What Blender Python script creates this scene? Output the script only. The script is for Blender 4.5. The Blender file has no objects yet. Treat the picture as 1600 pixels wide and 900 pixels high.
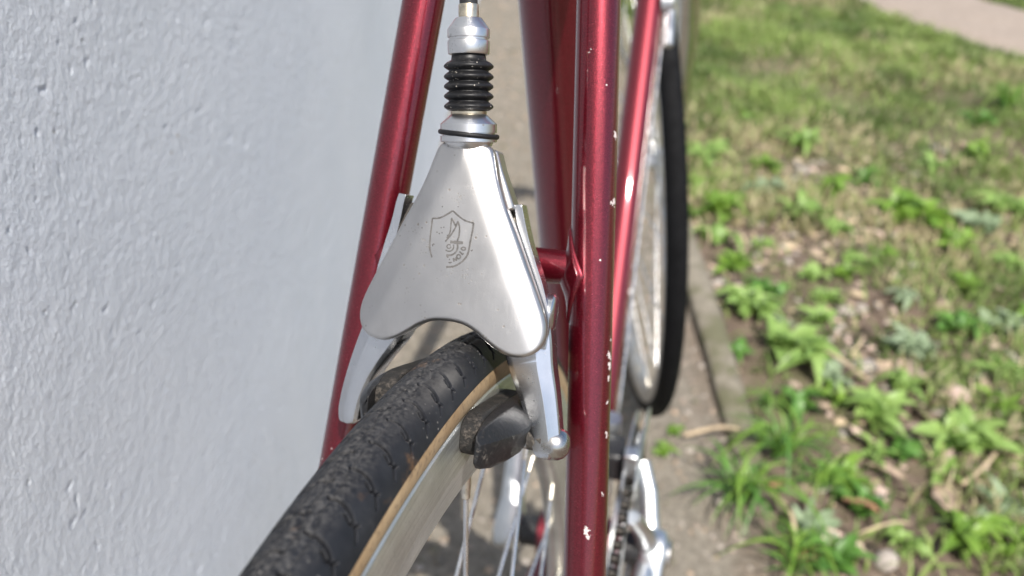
import bpy, bmesh, math, random
import numpy as np
from mathutils import Vector, Matrix, Euler, noise as mnoise

R_ = math.radians
random.seed(7)
rng = np.random.default_rng(11)
scene = bpy.context.scene
col = scene.collection

# ------------------------------------------------------------------ camera, sun, sky
CAM_Z, PITCH, ROLL, FPX = 0.80489, 0.558852, 0.0561873, 1334.15
fw = Vector((0, math.cos(PITCH), -math.sin(PITCH)))
rt0 = Vector((1, 0, 0)); up0 = rt0.cross(fw)
rt = rt0 * math.cos(ROLL) + up0 * math.sin(ROLL)
up = up0 * math.cos(ROLL) - rt0 * math.sin(ROLL)
cd = bpy.data.cameras.new("camera"); cam = bpy.data.objects.new("camera", cd); col.objects.link(cam)
cam.matrix_world = Matrix(((rt.x, up.x, -fw.x, 0), (rt.y, up.y, -fw.y, 0), (rt.z, up.z, -fw.z, CAM_Z), (0, 0, 0, 1)))
cd.sensor_width = 36.0
cd.lens = 36.0 * FPX / 1600.0
cd.clip_start = 0.005; cd.clip_end = 2000
cd.dof.use_dof = True
cd.dof.focus_distance = 0.234
cd.dof.aperture_fstop = 11.0
scene.camera = cam

SUN_EL, SUN_AZ = R_(55), R_(17.5)           # azimuth measured from straight behind the camera, to the right
sdir = Vector((math.sin(SUN_AZ) * math.cos(SUN_EL), -math.cos(SUN_AZ) * math.cos(SUN_EL), math.sin(SUN_EL)))
sl = bpy.data.lights.new("sun", 'SUN'); sl.energy = 5.0; sl.angle = R_(0.53); sl.color = (1.0, 0.95, 0.88)
sun = bpy.data.objects.new("sun", sl); col.objects.link(sun)
sun.rotation_euler = sdir.to_track_quat('Z', 'Y').to_euler()
w = bpy.data.worlds.new("World"); scene.world = w; w.use_nodes = True
nt = w.node_tree; bg = nt.nodes['Background']
sky = nt.nodes.new('ShaderNodeTexSky'); sky.sky_type = 'NISHITA'; sky.sun_disc = False
sky.dust_density = 2.0; sky.sun_elevation = SUN_EL; sky.sun_rotation = math.atan2(sdir.x, sdir.y)
nt.links.new(sky.outputs['Color'], bg.inputs['Color']); bg.inputs['Strength'].default_value = 0.132
vs = scene.view_settings
vs.view_transform = 'Standard'; vs.look = 'None'; vs.gamma = 1.0; vs.use_curve_mapping = False; vs.exposure = 0.38

# ------------------------------------------------------------------ helpers
def tag(o, label=None, cat=None, group=None, kind=None):
    if label: o['label'] = label
    if cat: o['category'] = cat
    if group: o['group'] = group
    if kind: o['kind'] = kind
    return o

def empty(name, loc=(0, 0, 0), parent=None):
    o = bpy.data.objects.new(name, None); col.objects.link(o); o.location = loc
    o.empty_display_size = 0.05
    if parent: o.parent = parent
    return o

def mesh(name, verts, faces, mat, parent=None, smooth=True, auto=None):
    me = bpy.data.meshes.new(name)
    me.from_pydata([tuple(v) for v in verts], [], [tuple(f) for f in faces])
    for m in (mat if isinstance(mat, (list, tuple)) else [mat]): me.materials.append(m)
    if smooth: me.polygons.foreach_set('use_smooth', [True] * len(me.polygons))
    if auto is not None: me.set_sharp_from_angle(angle=R_(auto))
    o = bpy.data.objects.new(name, me); col.objects.link(o)
    if parent: o.parent = parent
    return o

def fast_mesh(name, V, F, mat, parent=None, smooth=True):
    """V (n,3) array, F (m,k) int array"""
    me = bpy.data.meshes.new(name)
    V = np.asarray(V, np.float32); F = np.asarray(F, np.int32); k = F.shape[1]
    me.vertices.add(len(V)); me.vertices.foreach_set('co', V.ravel())
    me.loops.add(F.size); me.loops.foreach_set('vertex_index', F.ravel())
    me.polygons.add(len(F)); me.polygons.foreach_set('loop_start', np.arange(0, F.size, k, dtype=np.int32))
    me.polygons.foreach_set('use_smooth', np.full(len(F), smooth))
    me.update(calc_edges=True)
    for m in (mat if isinstance(mat, (list, tuple)) else [mat]): me.materials.append(m)
    o = bpy.data.objects.new(name, me); col.objects.link(o)
    if parent: o.parent = parent
    return o

class MB:
    """collects closed shapes into one mesh"""
    def __init__(s): s.v = []; s.f = []
    def add(s, V, F):
        b = len(s.v); s.v += [Vector(v) for v in V]; s.f += [tuple(i + b for i in f) for f in F]; return s
    def tube(s, pts, rad, n=12, cap=True, flat=None, side=None):
        pts = [Vector(p) for p in pts]; m = len(pts)
        rad = rad if isinstance(rad, (list, tuple)) else [rad] * m
        V = []; F = []; ref = None
        for i, p in enumerate(pts):
            t = (pts[min(i + 1, m - 1)] - pts[max(i - 1, 0)]).normalized()
            if ref is None:
                ref = Vector(side) if side else (Vector((1, 0, 0)) if abs(t.x) < .8 else Vector((0, 1, 0)))
            a = (ref - t * ref.dot(t)).normalized(); b = t.cross(a); ref = a
            for k in range(n):
                an = 2 * math.pi * k / n
                V.append(p + a * (rad[i] * math.cos(an)) + b * (rad[i] * math.sin(an) * (flat or 1)))
        for i in range(m - 1):
            for k in range(n):
                k2 = (k + 1) % n
                F.append((i * n + k, i * n + k2, (i + 1) * n + k2, (i + 1) * n + k))
        if cap:
            F.append(tuple(range(n - 1, -1, -1))); F.append(tuple((m - 1) * n + k for k in range(n)))
        return s.add(V, F)
    def lathe(s, prof, org, ax, n=48, ref=None, cap=True):
        """prof: (along, radius)"""
        org = Vector(org); ax = Vector(ax).normalized()
        r0 = Vector(ref) if ref else (Vector((1, 0, 0)) if abs(ax.x) < .8 else Vector((0, 1, 0)))
        a = (r0 - ax * r0.dot(ax)).normalized(); b = ax.cross(a)
        V = []; F = []; m = len(prof)
        for h, r in prof:
            for k in range(n):
                an = 2 * math.pi * k / n
                V.append(org + ax * h + a * (r * math.cos(an)) + b * (r * math.sin(an)))
        for i in range(m - 1):
            for k in range(n):
                k2 = (k + 1) % n
                F.append((i * n + k, i * n + k2, (i + 1) * n + k2, (i + 1) * n + k))
        if cap:
            F.append(tuple(range(n - 1, -1, -1))); F.append(tuple((m - 1) * n + k for k in range(n)))
        return s.add(V, F)
    def loft(s, rings, cap=True):
        n = len(rings[0]); V = [p for r in rings for p in r]; F = []
        for i in range(len(rings) - 1):
            for k in range(n):
                k2 = (k + 1) % n
                F.append((i * n + k, i * n + k2, (i + 1) * n + k2, (i + 1) * n + k))
        if cap:
            F.append(tuple(range(n - 1, -1, -1))); F.append(tuple((len(rings) - 1) * n + k for k in range(n)))
        return s.add(V, F)
    def box(s, c, d, M=None):
        c = Vector(c); V = []
        for x in (-1, 1):
            for y in (-1, 1):
                for z in (-1, 1):
                    q = Vector((x * d[0] / 2, y * d[1] / 2, z * d[2] / 2))
                    V.append(c + (M @ q if M else q))
        return s.add(V, [(0, 1, 3, 2), (4, 6, 7, 5), (0, 4, 5, 1), (2, 3, 7, 6), (0, 2, 6, 4), (1, 5, 7, 3)])
    def build(s, name, mat, parent=None, smooth=True, auto=35, bevel=None, segs=2, subd=0):
        o = mesh(name, s.v, s.f, mat, parent, smooth, None)
        bm = bmesh.new(); bm.from_mesh(o.data); bmesh.ops.recalc_face_normals(bm, faces=bm.faces); bm.to_mesh(o.data); bm.free()
        if bevel:
            m = o.modifiers.new('bevel', 'BEVEL'); m.width = bevel; m.segments = segs; m.limit_method = 'ANGLE'; m.angle_limit = R_(30)
            m.harden_normals = False
        if subd:
            m = o.modifiers.new('sub', 'SUBSURF'); m.levels = subd; m.render_levels = subd
        elif auto is not None and smooth: o.data.set_sharp_from_angle(angle=R_(auto))
        return o

def catmull(pts, per=8, closed=False):
    P = [np.array(p, float) for p in pts]; n = len(P); out = []
    for i in range(n if closed else n - 1):
        if closed: a, b, c, d = P[i - 1], P[i], P[(i + 1) % n], P[(i + 2) % n]
        else: a, b, c, d = P[max(i - 1, 0)], P[i], P[i + 1], P[min(i + 2, n - 1)]
        for k in range(per):
            t = k / per
            out.append(.5 * (2 * b + (c - a) * t + (2 * a - 5 * b + 4 * c - d) * t * t + (3 * b - a - 3 * c + d) * t ** 3))
    if not closed: out.append(P[-1])
    return np.array(out)

def vnoise(x, y, seed=0):
    x = np.asarray(x, float); y = np.asarray(y, float)
    xi = np.floor(x).astype(np.int64); yi = np.floor(y).astype(np.int64); fx = x - xi; fy = y - yi
    def h(i, j):
        n = (i * 374761393 + j * 668265263 + seed * 1442695041) & 0x7fffffff
        n = ((n ^ (n >> 13)) * 1274126177) & 0x7fffffff
        return ((n ^ (n >> 16)) & 0xffff) / 65535.0
    sx = fx * fx * (3 - 2 * fx); sy = fy * fy * (3 - 2 * fy)
    return (h(xi, yi) * (1 - sx) + h(xi + 1, yi) * sx) * (1 - sy) + (h(xi, yi + 1) * (1 - sx) + h(xi + 1, yi + 1) * sx) * sy

def fbm(x, y, o=4, seed=0):
    s = 0; a = .5; t = 0
    for k in range(o):
        s = s + a * vnoise(x, y, seed + k * 17); t += a; a *= .5; x = x * 2.03; y = y * 2.03
    return s / t

# ------------------------------------------------------------------ materials
class NT:
    def __init__(s, name, base=(.5, .5, .5), rough=.5, metal=0.0, coat=0.0):
        s.m = bpy.data.materials.new(name); s.m.use_nodes = True; s.t = s.m.node_tree
        s.b = s.t.nodes['Principled BSDF']; s.set('Base Color', (*base, 1)); s.set('Roughness', rough); s.set('Metallic', metal)
        if coat: s.set('Coat Weight', coat); s.set('Coat Roughness', .04)
        s._tc = None
    def set(s, k, v): s.b.inputs[k].default_value = v
    def n(s, typ, **kw):
        x = s.t.nodes.new('ShaderNode' + typ)
        for k, v in kw.items():
            if k in x.inputs: x.inputs[k].default_value = v
            else: setattr(x, k, v)
        return x
    def l(s, a, b): s.t.links.new(a, b)
    def co(s, which='Object', scale=None):
        if s._tc is None: s._tc = s.n('TexCoord')
        if scale is None: return s._tc.outputs[which]
        mp = s.n('Mapping'); mp.inputs['Scale'].default_value = scale; s.l(s._tc.outputs[which], mp.inputs['Vector']); return mp.outputs[0]
    def noise(s, scale, detail=4, rough=.55, co=None, dist=0):
        x = s.n('TexNoise', Scale=scale, Detail=detail, Roughness=rough, Distortion=dist)
        s.l(co or s.co(), x.inputs['Vector']); return x.outputs['Fac']
    def voro(s, scale, co=None, out='Distance', rand=1.0, feature='F1'):
        x = s.n('TexVoronoi', Scale=scale, Randomness=rand); x.feature = feature
        s.l(co or s.co(), x.inputs['Vector']); return x.outputs[out]
    def ramp(s, fac, stops, interp='LINEAR'):
        x = s.n('ValToRGB'); e = x.color_ramp; e.interpolation = interp
        while len(e.elements) < len(stops): e.elements.new(.5)
        for el, (p, c) in zip(e.elements, stops):
            el.position = p; el.color = (c, c, c, 1) if isinstance(c, (int, float)) else (*c, 1)
        s.l(fac, x.inputs['Fac']); return x.outputs['Color']
    def math(s, op, a, b=None, clamp=False):
        x = s.n('Math', operation=op, use_clamp=clamp)
        for i, v in enumerate((a, b)):
            if v is None: continue
            if isinstance(v, (int, float)): x.inputs[i].default_value = v
            else: s.l(v, x.inputs[i])
        return x.outputs[0]
    def mix(s, fac, a, b, blend='MIX'):
        x = s.n('Mix', data_type='RGBA', blend_type=blend)
        for i, v in ((0, fac), (6, a), (7, b)):
            if isinstance(v, (int, float)): x.inputs[i].default_value = v
            elif isinstance(v, tuple): x.inputs[i].default_value = (*v, 1) if len(v) == 3 else v
            else: s.l(v, x.inputs[i])
        return x.outputs[2]
    def bump(s, h, dist, strength=1.0, normal=None, to='Normal'):
        x = s.n('Bump', Distance=dist, Strength=strength); s.l(h, x.inputs['Height'])
        if normal: s.l(normal, x.inputs['Normal'])
        if to: s.l(x.outputs[0], s.b.inputs[to])
        return x.outputs[0]
    def base(s, c): s.l(c, s.b.inputs['Base Color'])
    def rough(s, c): s.l(c, s.b.inputs['Roughness'])

def simple(name, base, rough=.5, metal=0, var=.15, scale=200, bump=0):
    m = NT(name, base, rough, metal); f = m.noise(scale)
    a = tuple(c * (1 - var) for c in base); b = tuple(min(1, c * (1 + var)) for c in base)
    m.base(m.ramp(f, [(.3, a), (.7, b)])); m.rough(m.ramp(m.noise(scale * .6), [(.3, max(.03, rough - .1)), (.7, min(1, rough + .1))]))
    if bump: m.bump(f, bump)
    return m.m

def alu(name, base=(.80, .79, .77), rough=.34, specks=1.0, grain=.55):
    m = NT(name, base, rough, 1.0)
    g = m.noise(60, 3); fine = m.noise(2600, 2)
    c = m.ramp(g, [(.3, tuple(x * .9 for x in base)), (.7, base)])
    v = m.voro(420); sel = m.ramp(m.noise(130, 3), [(.50, 0), (.62, 1)])
    pit = m.math('MULTIPLY', m.ramp(v, [(.10, 1), (.2, 0)]), sel)
    v2 = m.voro(1100); sel2 = m.ramp(m.noise(90, 4, co=m.co('Object', (1, 1.6, .8))), [(.56, 0), (.68, 1)])
    pit2 = m.math('MULTIPLY', m.ramp(v2, [(.2, 1), (.34, 0)]), sel2)
    p = m.math('MULTIPLY', m.math('MAXIMUM', pit, m.math('MULTIPLY', pit2, .8)), specks, True)
    m.base(m.mix(p, c, (.16, .14, .12)))
    def scratch(sc, rot, th):
        mp = m.n('Mapping'); mp.inputs['Scale'].default_value = sc; mp.inputs['Rotation'].default_value = rot; m.l(m.co(), mp.inputs['Vector'])
        return m.ramp(m.noise(1.0, 2, .5, co=mp.outputs[0]), [(.5 - th, 0), (.5, 1), (.5 + th, 0)])
    s1 = m.math('MULTIPLY', scratch((800, 40, 40), (.2, .5, .3), .006), m.ramp(m.noise(70, 3), [(.52, 0), (.62, .8)]))
    s2 = m.math('MULTIPLY', scratch((40, 60, 900), (.6, .3, 1.1), .006), m.ramp(m.noise(90, 3, co=m.co('Object', (1, 1.3, .9))), [(.54, 0), (.64, .8)]))
    scr2 = m.math('MAXIMUM', s1, s2)
    st = m.ramp(m.noise(38, 4, .6, co=m.co('Object', (1.6, 1, .5))), [(.48, 0), (.66, .55)])
    c = m.mix(st, c, tuple(x * .72 for x in base)); m.base(m.mix(p, c, (.16, .14, .12)))
    r = m.math('ADD', m.math('MULTIPLY', g, .12), rough - .06)
    m.rough(m.math('ADD', m.math('ADD', r, m.math('MULTIPLY', p, .35)), m.math('MULTIPLY', scr2, .15)))
    h = m.math('ADD', m.math('MULTIPLY', fine, .5), m.math('MULTIPLY', p, -1.5))
    h = m.math('SUBTRACT', h, m.math('MULTIPLY', scr2, .5))
    m.bump(h, .00003, grain)
    return m.m

# chips: (v along the stay in m, fraction across -1..1, size in m)
STAY_A = Vector((.0647, 0, .34233)); STAY_B = Vector((.0218, .2438, .8155))
CAM_B = Vector((.07031, -.07223, .80201))
def stay_point(v, frac, r=.007):
    d = (STAY_B - STAY_A).normalized()
    # v is measured along the brake plane; the stay is nearly parallel to it
    t = v / ((STAY_B - STAY_A).length) * 1.0035
    p = STAY_A + (STAY_B - STAY_A) * t
    e = (CAM_B - p); e = (e - d * e.dot(d)).normalized(); s = d.cross(e)
    if s.x < 0: s = -s
    a = math.asin(max(-1, min(1, frac)))
    return p + (e * math.cos(a) + s * math.sin(a)) * r
CHIPS = [(.4045, .90, .0013), (.3832, .92, .0014), (.3826, .82, .0007), (.3395, .93, .0006), (.3345, .88, .0014), (.3312, .91, .0016), (.3272, .87, .0010),
         (.3195, .86, .0006), (.309, .85, .0010), (.2782, .02, .0013), (.2765, .07, .0007), (.43, -.3, .0004), (.3335, .95, .0007), (.2895, .75, .0005)]

def paint(name='red_paint', chips=True):
    m = NT(name, (.20, .008, .020), .38, .66, 1.0)
    fl = m.n('TexVoronoi', Scale=3600.0); m.l(m.co(), fl.inputs['Vector'])
    sp = m.ramp(fl.outputs['Color'], [(.0, (.08, .0022, .007)), (.55, (.145, .005, .014)), (.88, (.195, .009, .022)), (1, (.40, .055, .08))])
    lo = m.noise(40, 3)
    c = m.mix(m.math('MULTIPLY', lo, .35), sp, (.13, .004, .012))
    m.set('Coat Roughness', .035); m.set('Coat IOR', 1.5)
    # flakes tilt the base normal a little, the coat stays smooth
    nm = m.n('Bump', Strength=.22, Distance=.0002); m.l(fl.outputs['Color'], nm.inputs['Height']); m.l(nm.outputs[0], m.b.inputs['Normal'])
    mask = None
    if chips:
        # tiny stone specks everywhere, rare
        v = m.n('TexVoronoi', Scale=260.0); m.l(m.co(), v.inputs['Vector'])
        near = m.ramp(v.outputs['Distance'], [(.08, 1), (.11, 0)])
        sepn = m.n('SeparateColor'); m.l(v.outputs['Color'], sepn.inputs[0])
        mask = m.math('MULTIPLY', near, m.ramp(sepn.outputs[0], [(.972, 0), (.976, 1)]))
        nz = m.n('TexNoise', Scale=1100.0, Detail=4.0); m.l(m.co(), nz.inputs['Vector'])
        for (vv, fr, sz) in CHIPS:
            p = stay_point(vv, fr)
            d = m.n('VectorMath', operation='DISTANCE'); m.l(m.co('Object', (1, 1, .72)), d.inputs[0])
            d.inputs[1].default_value = (p.x, p.y, p.z * .72)
            q = m.math('ADD', d.outputs['Value'], m.math('MULTIPLY', m.math('SUBTRACT', nz.outputs['Fac'], .5), .0042))
            mask = m.math('MAXIMUM', mask, m.math('LESS_THAN', q, sz * .62))
        c = m.mix(mask, c, m.ramp(nz.outputs['Fac'], [(.4, (.50, .42, .41)), (.6, (.68, .62, .60))]))
        m.rough(m.math('ADD', .31, m.math('MULTIPLY', mask, .3)))
        m.l(m.math('SUBTRACT', 1.0, mask), m.b.inputs['Coat Weight'])
        m.l(m.math('MULTIPLY', m.math('SUBTRACT', 1.0, mask), .76), m.b.inputs['Metallic'])
    m.base(c)
    return m.m

def rubber_tyre():
    m = NT('tyre_rubber', (.028, .029, .031), .62); m.set('Specular IOR Level', .16)
    uv = m.n('UVMap'); sep = m.n('SeparateXYZ'); m.l(uv.outputs[0], sep.inputs[0])
    wabs = m.math('ABSOLUTE', m.math('ADD', sep.outputs[1], .0015))      # metres across the crown, dust lies a little left of it
    n1 = m.noise(800, 5, .7); n2 = m.noise(140, 4); n3 = m.noise(26, 3)
    crown = m.ramp(m.math('ADD', wabs, m.math('MULTIPLY', m.math('SUBTRACT', n2, .5), .006)), [(.002, 1), (.0070, .0)])
    dust = m.math('MULTIPLY', m.ramp(n1, [(.42, 0), (.62, 1)]), m.math('ADD', m.math('MULTIPLY', crown, .48), m.ramp(n2, [(.55, 0), (.8, .10)])))
    c = m.mix(dust, m.ramp(n2, [(.3, (.010, .011, .0138)), (.7, (.019, .0205, .0245))]), (.135, .13, .125))
    v = m.voro(520); specks = m.math('MULTIPLY', m.ramp(v, [(.10, 1), (.18, 0)]), m.ramp(n3, [(.50, 0), (.64, .6)]))
    c = m.mix(specks, c, (.50, .47, .43))
    rust = m.math('MULTIPLY', m.ramp(m.noise(60, 4, .6), [(.64, 0), (.74, .5)]), m.ramp(n1, [(.35, 0), (.6, 1)]))
    c = m.mix(rust, c, (.20, .105, .045))
    at = m.n('Attribute'); at.attribute_name = 'groove'      # dust-free moulded cuts, with the shade inside them painted in as near black
    c = m.mix(at.outputs['Fac'], c, (.004, .004, .005))
    m.base(c); m.rough(m.ramp(dust, [(0, .5), (1, .9)]))
    m.bump(m.math('MULTIPLY', n1, m.math('ADD', .12, m.math('MULTIPLY', crown, .6))), .00016, .6)
    return m.m

def tan_wall():
    m = NT('tan_sidewall', (.42, .26, .11), .75)
    n = m.noise(500, 5, .65); b = m.noise(70, 3)
    c = m.ramp(b, [(.3, (.25, .16, .08)), (.7, (.36, .26, .15))])
    m.base(m.mix(m.ramp(n, [(.52, 0), (.68, .8)]), c, (.13, .09, .055))); m.bump(n, .0001)
    return m.m

def dusty(name, base=(.03, .03, .031), dustc=(.26, .23, .20), amount=.5, rough=.6, scale=700):
    m = NT(name, base, rough); m.set('Specular IOR Level', .28); n1 = m.noise(scale, 6, .72); n2 = m.noise(160, 4)
    d = m.math('MULTIPLY', m.ramp(n1, [(.60 - .25 * amount, 0), (.74 - .1 * amount, 1)]), m.ramp(n2, [(.62 - .4 * amount, .05), (.85 - .4 * amount, 1)]))
    m.base(m.mix(d, base, dustc)); m.rough(m.ramp(d, [(0, rough), (1, .95)])); m.bump(m.math('ADD', n1, m.math('MULTIPLY', d, .5)), .00035 * (.4 + amount))
    return m.m

M = {}
M['paint'] = paint(); M['paint_plain'] = paint('red_paint_frame', False)
M['alu'] = alu('satin_aluminium', (.56, .545, .53), .37, .9); M['alu_arm'] = alu('polished_arm_aluminium', (.66, .67, .69), .25, .12, .15)
M['nut'] = alu('worn_nut', (.50, .49, .47), .24, .5, .2)
M['alu_barrel'] = alu('barrel_aluminium', (.74, .73, .72), .30, .5)
M['alu_far'] = simple('crank_aluminium', (.66, .68, .69), .36, 1.0, .06, 90)
M['chrome'] = simple('worn_chrome', (.62, .60, .55), .12, 1.0, .06, 60)
M['rimalu'] = None
M['steel'] = simple('greasy_steel', (.30, .27, .23), .45, .9, .5, 600, .0002)
M['brass'] = simple('tarnished_ferrule', (.62, .55, .42), .35, 1.0, .25, 700, .00003)
M['rubber'] = dusty('black_rubber', (.008, .008, .009), (.42, .39, .35), .10, .45, 900)
def boot_rubber():
    m = NT('boot_rubber', (.009, .009, .010), .42); m.set('Specular IOR Level', .32)
    v = m.voro(760); sel = m.ramp(m.noise(210, 3), [(.54, 0), (.60, 1)])
    k = m.math('MULTIPLY', m.ramp(v, [(.13, 1), (.2, 0)]), sel)
    d = m.math('MULTIPLY', m.ramp(m.noise(600, 5, .7), [(.55, 0), (.75, .25)]), 1.0)
    m.base(m.mix(k, m.mix(d, (.009, .009, .010), (.18, .17, .15)), (.50, .46, .40))); m.bump(k, .0002); return m.m
M['boot'] = boot_rubber()
M['pad'] = dusty('dusty_pad_rubber', (.016, .0155, .015), (.15, .13, .112), .50, .7, 800)
M['holder'] = dusty('pad_holder_black', (.012, .0125, .014), (.24, .21, .18), .24, .34, 600)
M['grime'] = dusty('grimy_metal', (.05, .045, .04), (.20, .18, .15), .5, .6, 900)
M['tyre'] = rubber_tyre(); M['tan'] = tan_wall()
M['rim_far'] = simple('front_rim_aluminium', (.46, .46, .45), .45, .9, .1, 60)
M['tyre_front'] = simple('front_tyre_rubber', (.006, .0062, .007), .75, 0, .3, 90)
M['spoke'] = simple('stainless_spoke', (.72, .72, .72), .25, 1.0, .1, 300)
M['nipple'] = simple('brass_nipple', (.74, .68, .58), .35, 1.0, .2, 900)
M['black'] = simple('black_plastic', (.02, .02, .021), .4, 0, .2, 200)
M['chain'] = simple('oily_chain', (.06, .055, .05), .35, .9, .4, 500)
M['ivory'] = simple('yellowed_plastic', (.62, .52, .28), .45, 0, .1, 200)
M['leather'] = simple('saddle_cover', (.03, .026, .024), .5, 0, .2, 100)
m = NT('emblem_ink', (.20, .19, .18), .7, 0); m.base(m.ramp(m.noise(900, 3), [(.35, (.06, .056, .052)), (.7, (.13, .125, .12))])); M['ink'] = m.m

def rim_alu():
    m = NT('rim_aluminium', (.70, .71, .69), .38, .9)
    n = m.noise(900, 5, .7); g = m.noise(70, 3)
    c = m.ramp(g, [(.3, (.50, .51, .48)), (.7, (.70, .71, .68))])
    m.base(m.mix(m.ramp(n, [(.56, 0), (.72, .55)]), c, (.20, .19, .17)))
    sp = m.n('SeparateXYZ'); m.l(m.co(), sp.inputs[0])
    rr = m.math('SQRT', m.math('ADD', m.math('POWER', sp.outputs[1], 2), m.math('POWER', sp.outputs[2], 2)))
    cb = m.n('CombineXYZ'); m.l(m.math('MULTIPLY', rr, 1600.0), cb.inputs[0]); m.l(m.math('MULTIPLY', sp.outputs[1], 14.0), cb.inputs[1]); m.l(m.math('MULTIPLY', sp.outputs[2], 14.0), cb.inputs[2])
    stk = m.noise(1.0, 3, .6, co=cb.outputs[0])
    c2 = m.mix(m.ramp(stk, [(.42, .55), (.62, 0)]), m.mix(m.ramp(n, [(.56, 0), (.72, .55)]), c, (.20, .19, .17)), (.30, .30, .28)); m.base(c2)
    m.rough(m.ramp(n, [(.3, .34), (.7, .55)])); m.bump(m.math('ADD', stk, m.math('MULTIPLY', n, .4)), .00008, .6)
    return m.m
M['rimalu'] = rim_alu()

def stucco():
    m = NT('grey_white_stucco', (.60, .625, .67), .85)
    fine = m.noise(850, 4, .7)
    brush = m.noise(420, 6, .72, co=m.co('Object', (1, 1.1, .55)), dist=.3)
    mid = m.noise(190, 5, .65)
    big = m.noise(6, 3)
    v = m.voro(95); pits = m.math('MULTIPLY', m.ramp(v, [(.07, 1), (.15, 0)]), m.ramp(m.noise(24, 3), [(.50, 0), (.58, 1)]))
    c = m.ramp(big, [(.3, (.63, .67, .725)), (.7, (.68, .715, .765))])
    br = m.math('MULTIPLY', m.ramp(m.voro(42), [(.035, 1), (.06, 0)]), m.ramp(m.noise(13, 2), [(.55, 0), (.6, .8)]))
    c = m.mix(br, c, (.30, .24, .15))
    m.base(m.mix(m.math('MULTIPLY', pits, .12), c, (.35, .36, .38)))
    h = m.math('ADD', m.math('MULTIPLY', brush, 1.0), m.math('MULTIPLY', fine, .45))
    h = m.math('ADD', h, m.math('MULTIPLY', mid, .9)); h = m.math('SUBTRACT', h, m.math('MULTIPLY', pits, 1.3))
    m.bump(h, .0014, .8)
    return m.m
M['stucco'] = stucco()

def soil():
    m = NT('soil_and_grit', (.2, .16, .12), .95)
    sep = m.n('SeparateXYZ'); m.l(m.co(), sep.inputs[0])
    n1 = m.noise(14, 6, .65); n2 = m.noise(90, 5, .7); n3 = m.noise(420, 3)
    earth = m.ramp(n1, [(.3, (.10, .07, .05)), (.5, (.165, .12, .088)), (.72, (.27, .21, .16))])
    grit = m.ramp(m.noise(120, 5, .75), [(.3, (.15, .13, .10)), (.55, (.26, .23, .185)), (.78, (.42, .38, .32))])
    strip = m.ramp(m.math('ADD', sep.outputs[0], m.math('MULTIPLY', m.math('SUBTRACT', n1, .5), .25)), [(.26, 1), (.36, 0)])
    c = m.mix(strip, earth, grit)
    gr = m.ramp(m.math('ADD', m.noise(3.2, 5, .6), m.math('MULTIPLY', m.math('SUBTRACT', sep.outputs[1], 1.9), .10)), [(.45, 0), (.60, .7)])
    gr = m.math('MULTIPLY', gr, m.math('SUBTRACT', 1.0, strip))
    c = m.mix(gr, c, (.12, .145, .045))
    m.base(m.mix(.45, c, m.ramp(n2, [(.3, (.35, .35, .35)), (.7, (1, 1, 1))]), 'MULTIPLY'))
    m.bump(m.math('ADD', n2, m.math('MULTIPLY', n3, .4)), .006, .9)
    return m.m
M['soil'] = soil()
m = NT('path_grit', (.42, .36, .31), .95); n = m.noise(60, 6, .7)
m.base(m.ramp(n, [(.3, (.22, .18, .145)), (.55, (.31, .255, .21)), (.75, (.40, .34, .29))])); m.bump(n, .004); M['path'] = m.m
m = NT('mossy_concrete', (.36, .33, .27), .9); n = m.noise(45, 6, .7)
m.base(m.mix(m.ramp(m.noise(16, 4), [(.45, 0), (.6, .8)]), m.ramp(n, [(.3, (.13, .115, .085)), (.7, (.27, .24, .19))]), (.10, .10, .05))); m.bump(n, .003); M['kerb'] = m.m

def leafmat(name, a, b, rough=.45, sub=.25):
    m = NT(name, a, rough)
    oi = m.n('ObjectInfo')
    f = m.math('ADD', m.math('MULTIPLY', m.noise(35, 3), .6), m.math('MULTIPLY', oi.outputs['Random'], .4))
    m.base(m.ramp(f, [(.25, a), (.75, b)]))
    tr = m.n('BsdfTranslucent'); tr.inputs[0].default_value = (*[min(1, c * 1.4) for c in b], 1)
    mx = m.n('MixShader'); mx.inputs[0].default_value = sub
    out = m.t.nodes['Material Output']; m.l(m.b.outputs[0], mx.inputs[1]); m.l(tr.outputs[0], mx.inputs[2]); m.l(mx.outputs[0], out.inputs[0])
    return m.m
M['leaf_light'] = leafmat('light_green_leaf', (.15, .255, .055), (.27, .40, .11))
M['leaf_mid'] = leafmat('mid_green_leaf', (.095, .19, .022), (.20, .33, .048))
M['leaf_grey'] = leafmat('grey_green_leaf', (.19, .26, .14), (.30, .38, .24), .6)
M['leaf_dark'] = leafmat('dark_green_blade', (.06, .16, .025), (.13, .27, .05))
M['dry'] = simple('dry_leaf', (.34, .26, .19), .85, 0, .25, 60, .001)
M['dry_pink'] = simple('pale_pink_leaf', (.46, .35, .29), .85, 0, .2, 60, .001)
M['dry_orange'] = simple('orange_leaf', (.24, .13, .07), .8, 0, .25, 60, .001)
M['straw'] = simple('dry_straw', (.46, .36, .24), .85, 0, .25, 40, .0005)
M['stone'] = simple('pale_stone', (.34, .30, .26), .9, 0, .25, 60, .001)
M['stake'] = simple('weathered_wood', (.15, .12, .08), .85, 0, .3, 60, .001)

def grassmat():
    m = NT('grass_blades', (.1, .2, .03), .55)
    at = m.n('Attribute'); at.attribute_name = 'tint'
    m.base(at.outputs['Color'])
    tr = m.n('BsdfTranslucent'); m.l(at.outputs['Color'], tr.inputs[0])
    mx = m.n('MixShader'); mx.inputs[0].default_value = .3
    out = m.t.nodes['Material Output']; m.l(m.b.outputs[0], mx.inputs[1]); m.l(tr.outputs[0], mx.inputs[2]); m.l(mx.outputs[0], out.inputs[0])
    return m.m
M['grass'] = grassmat()

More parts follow.
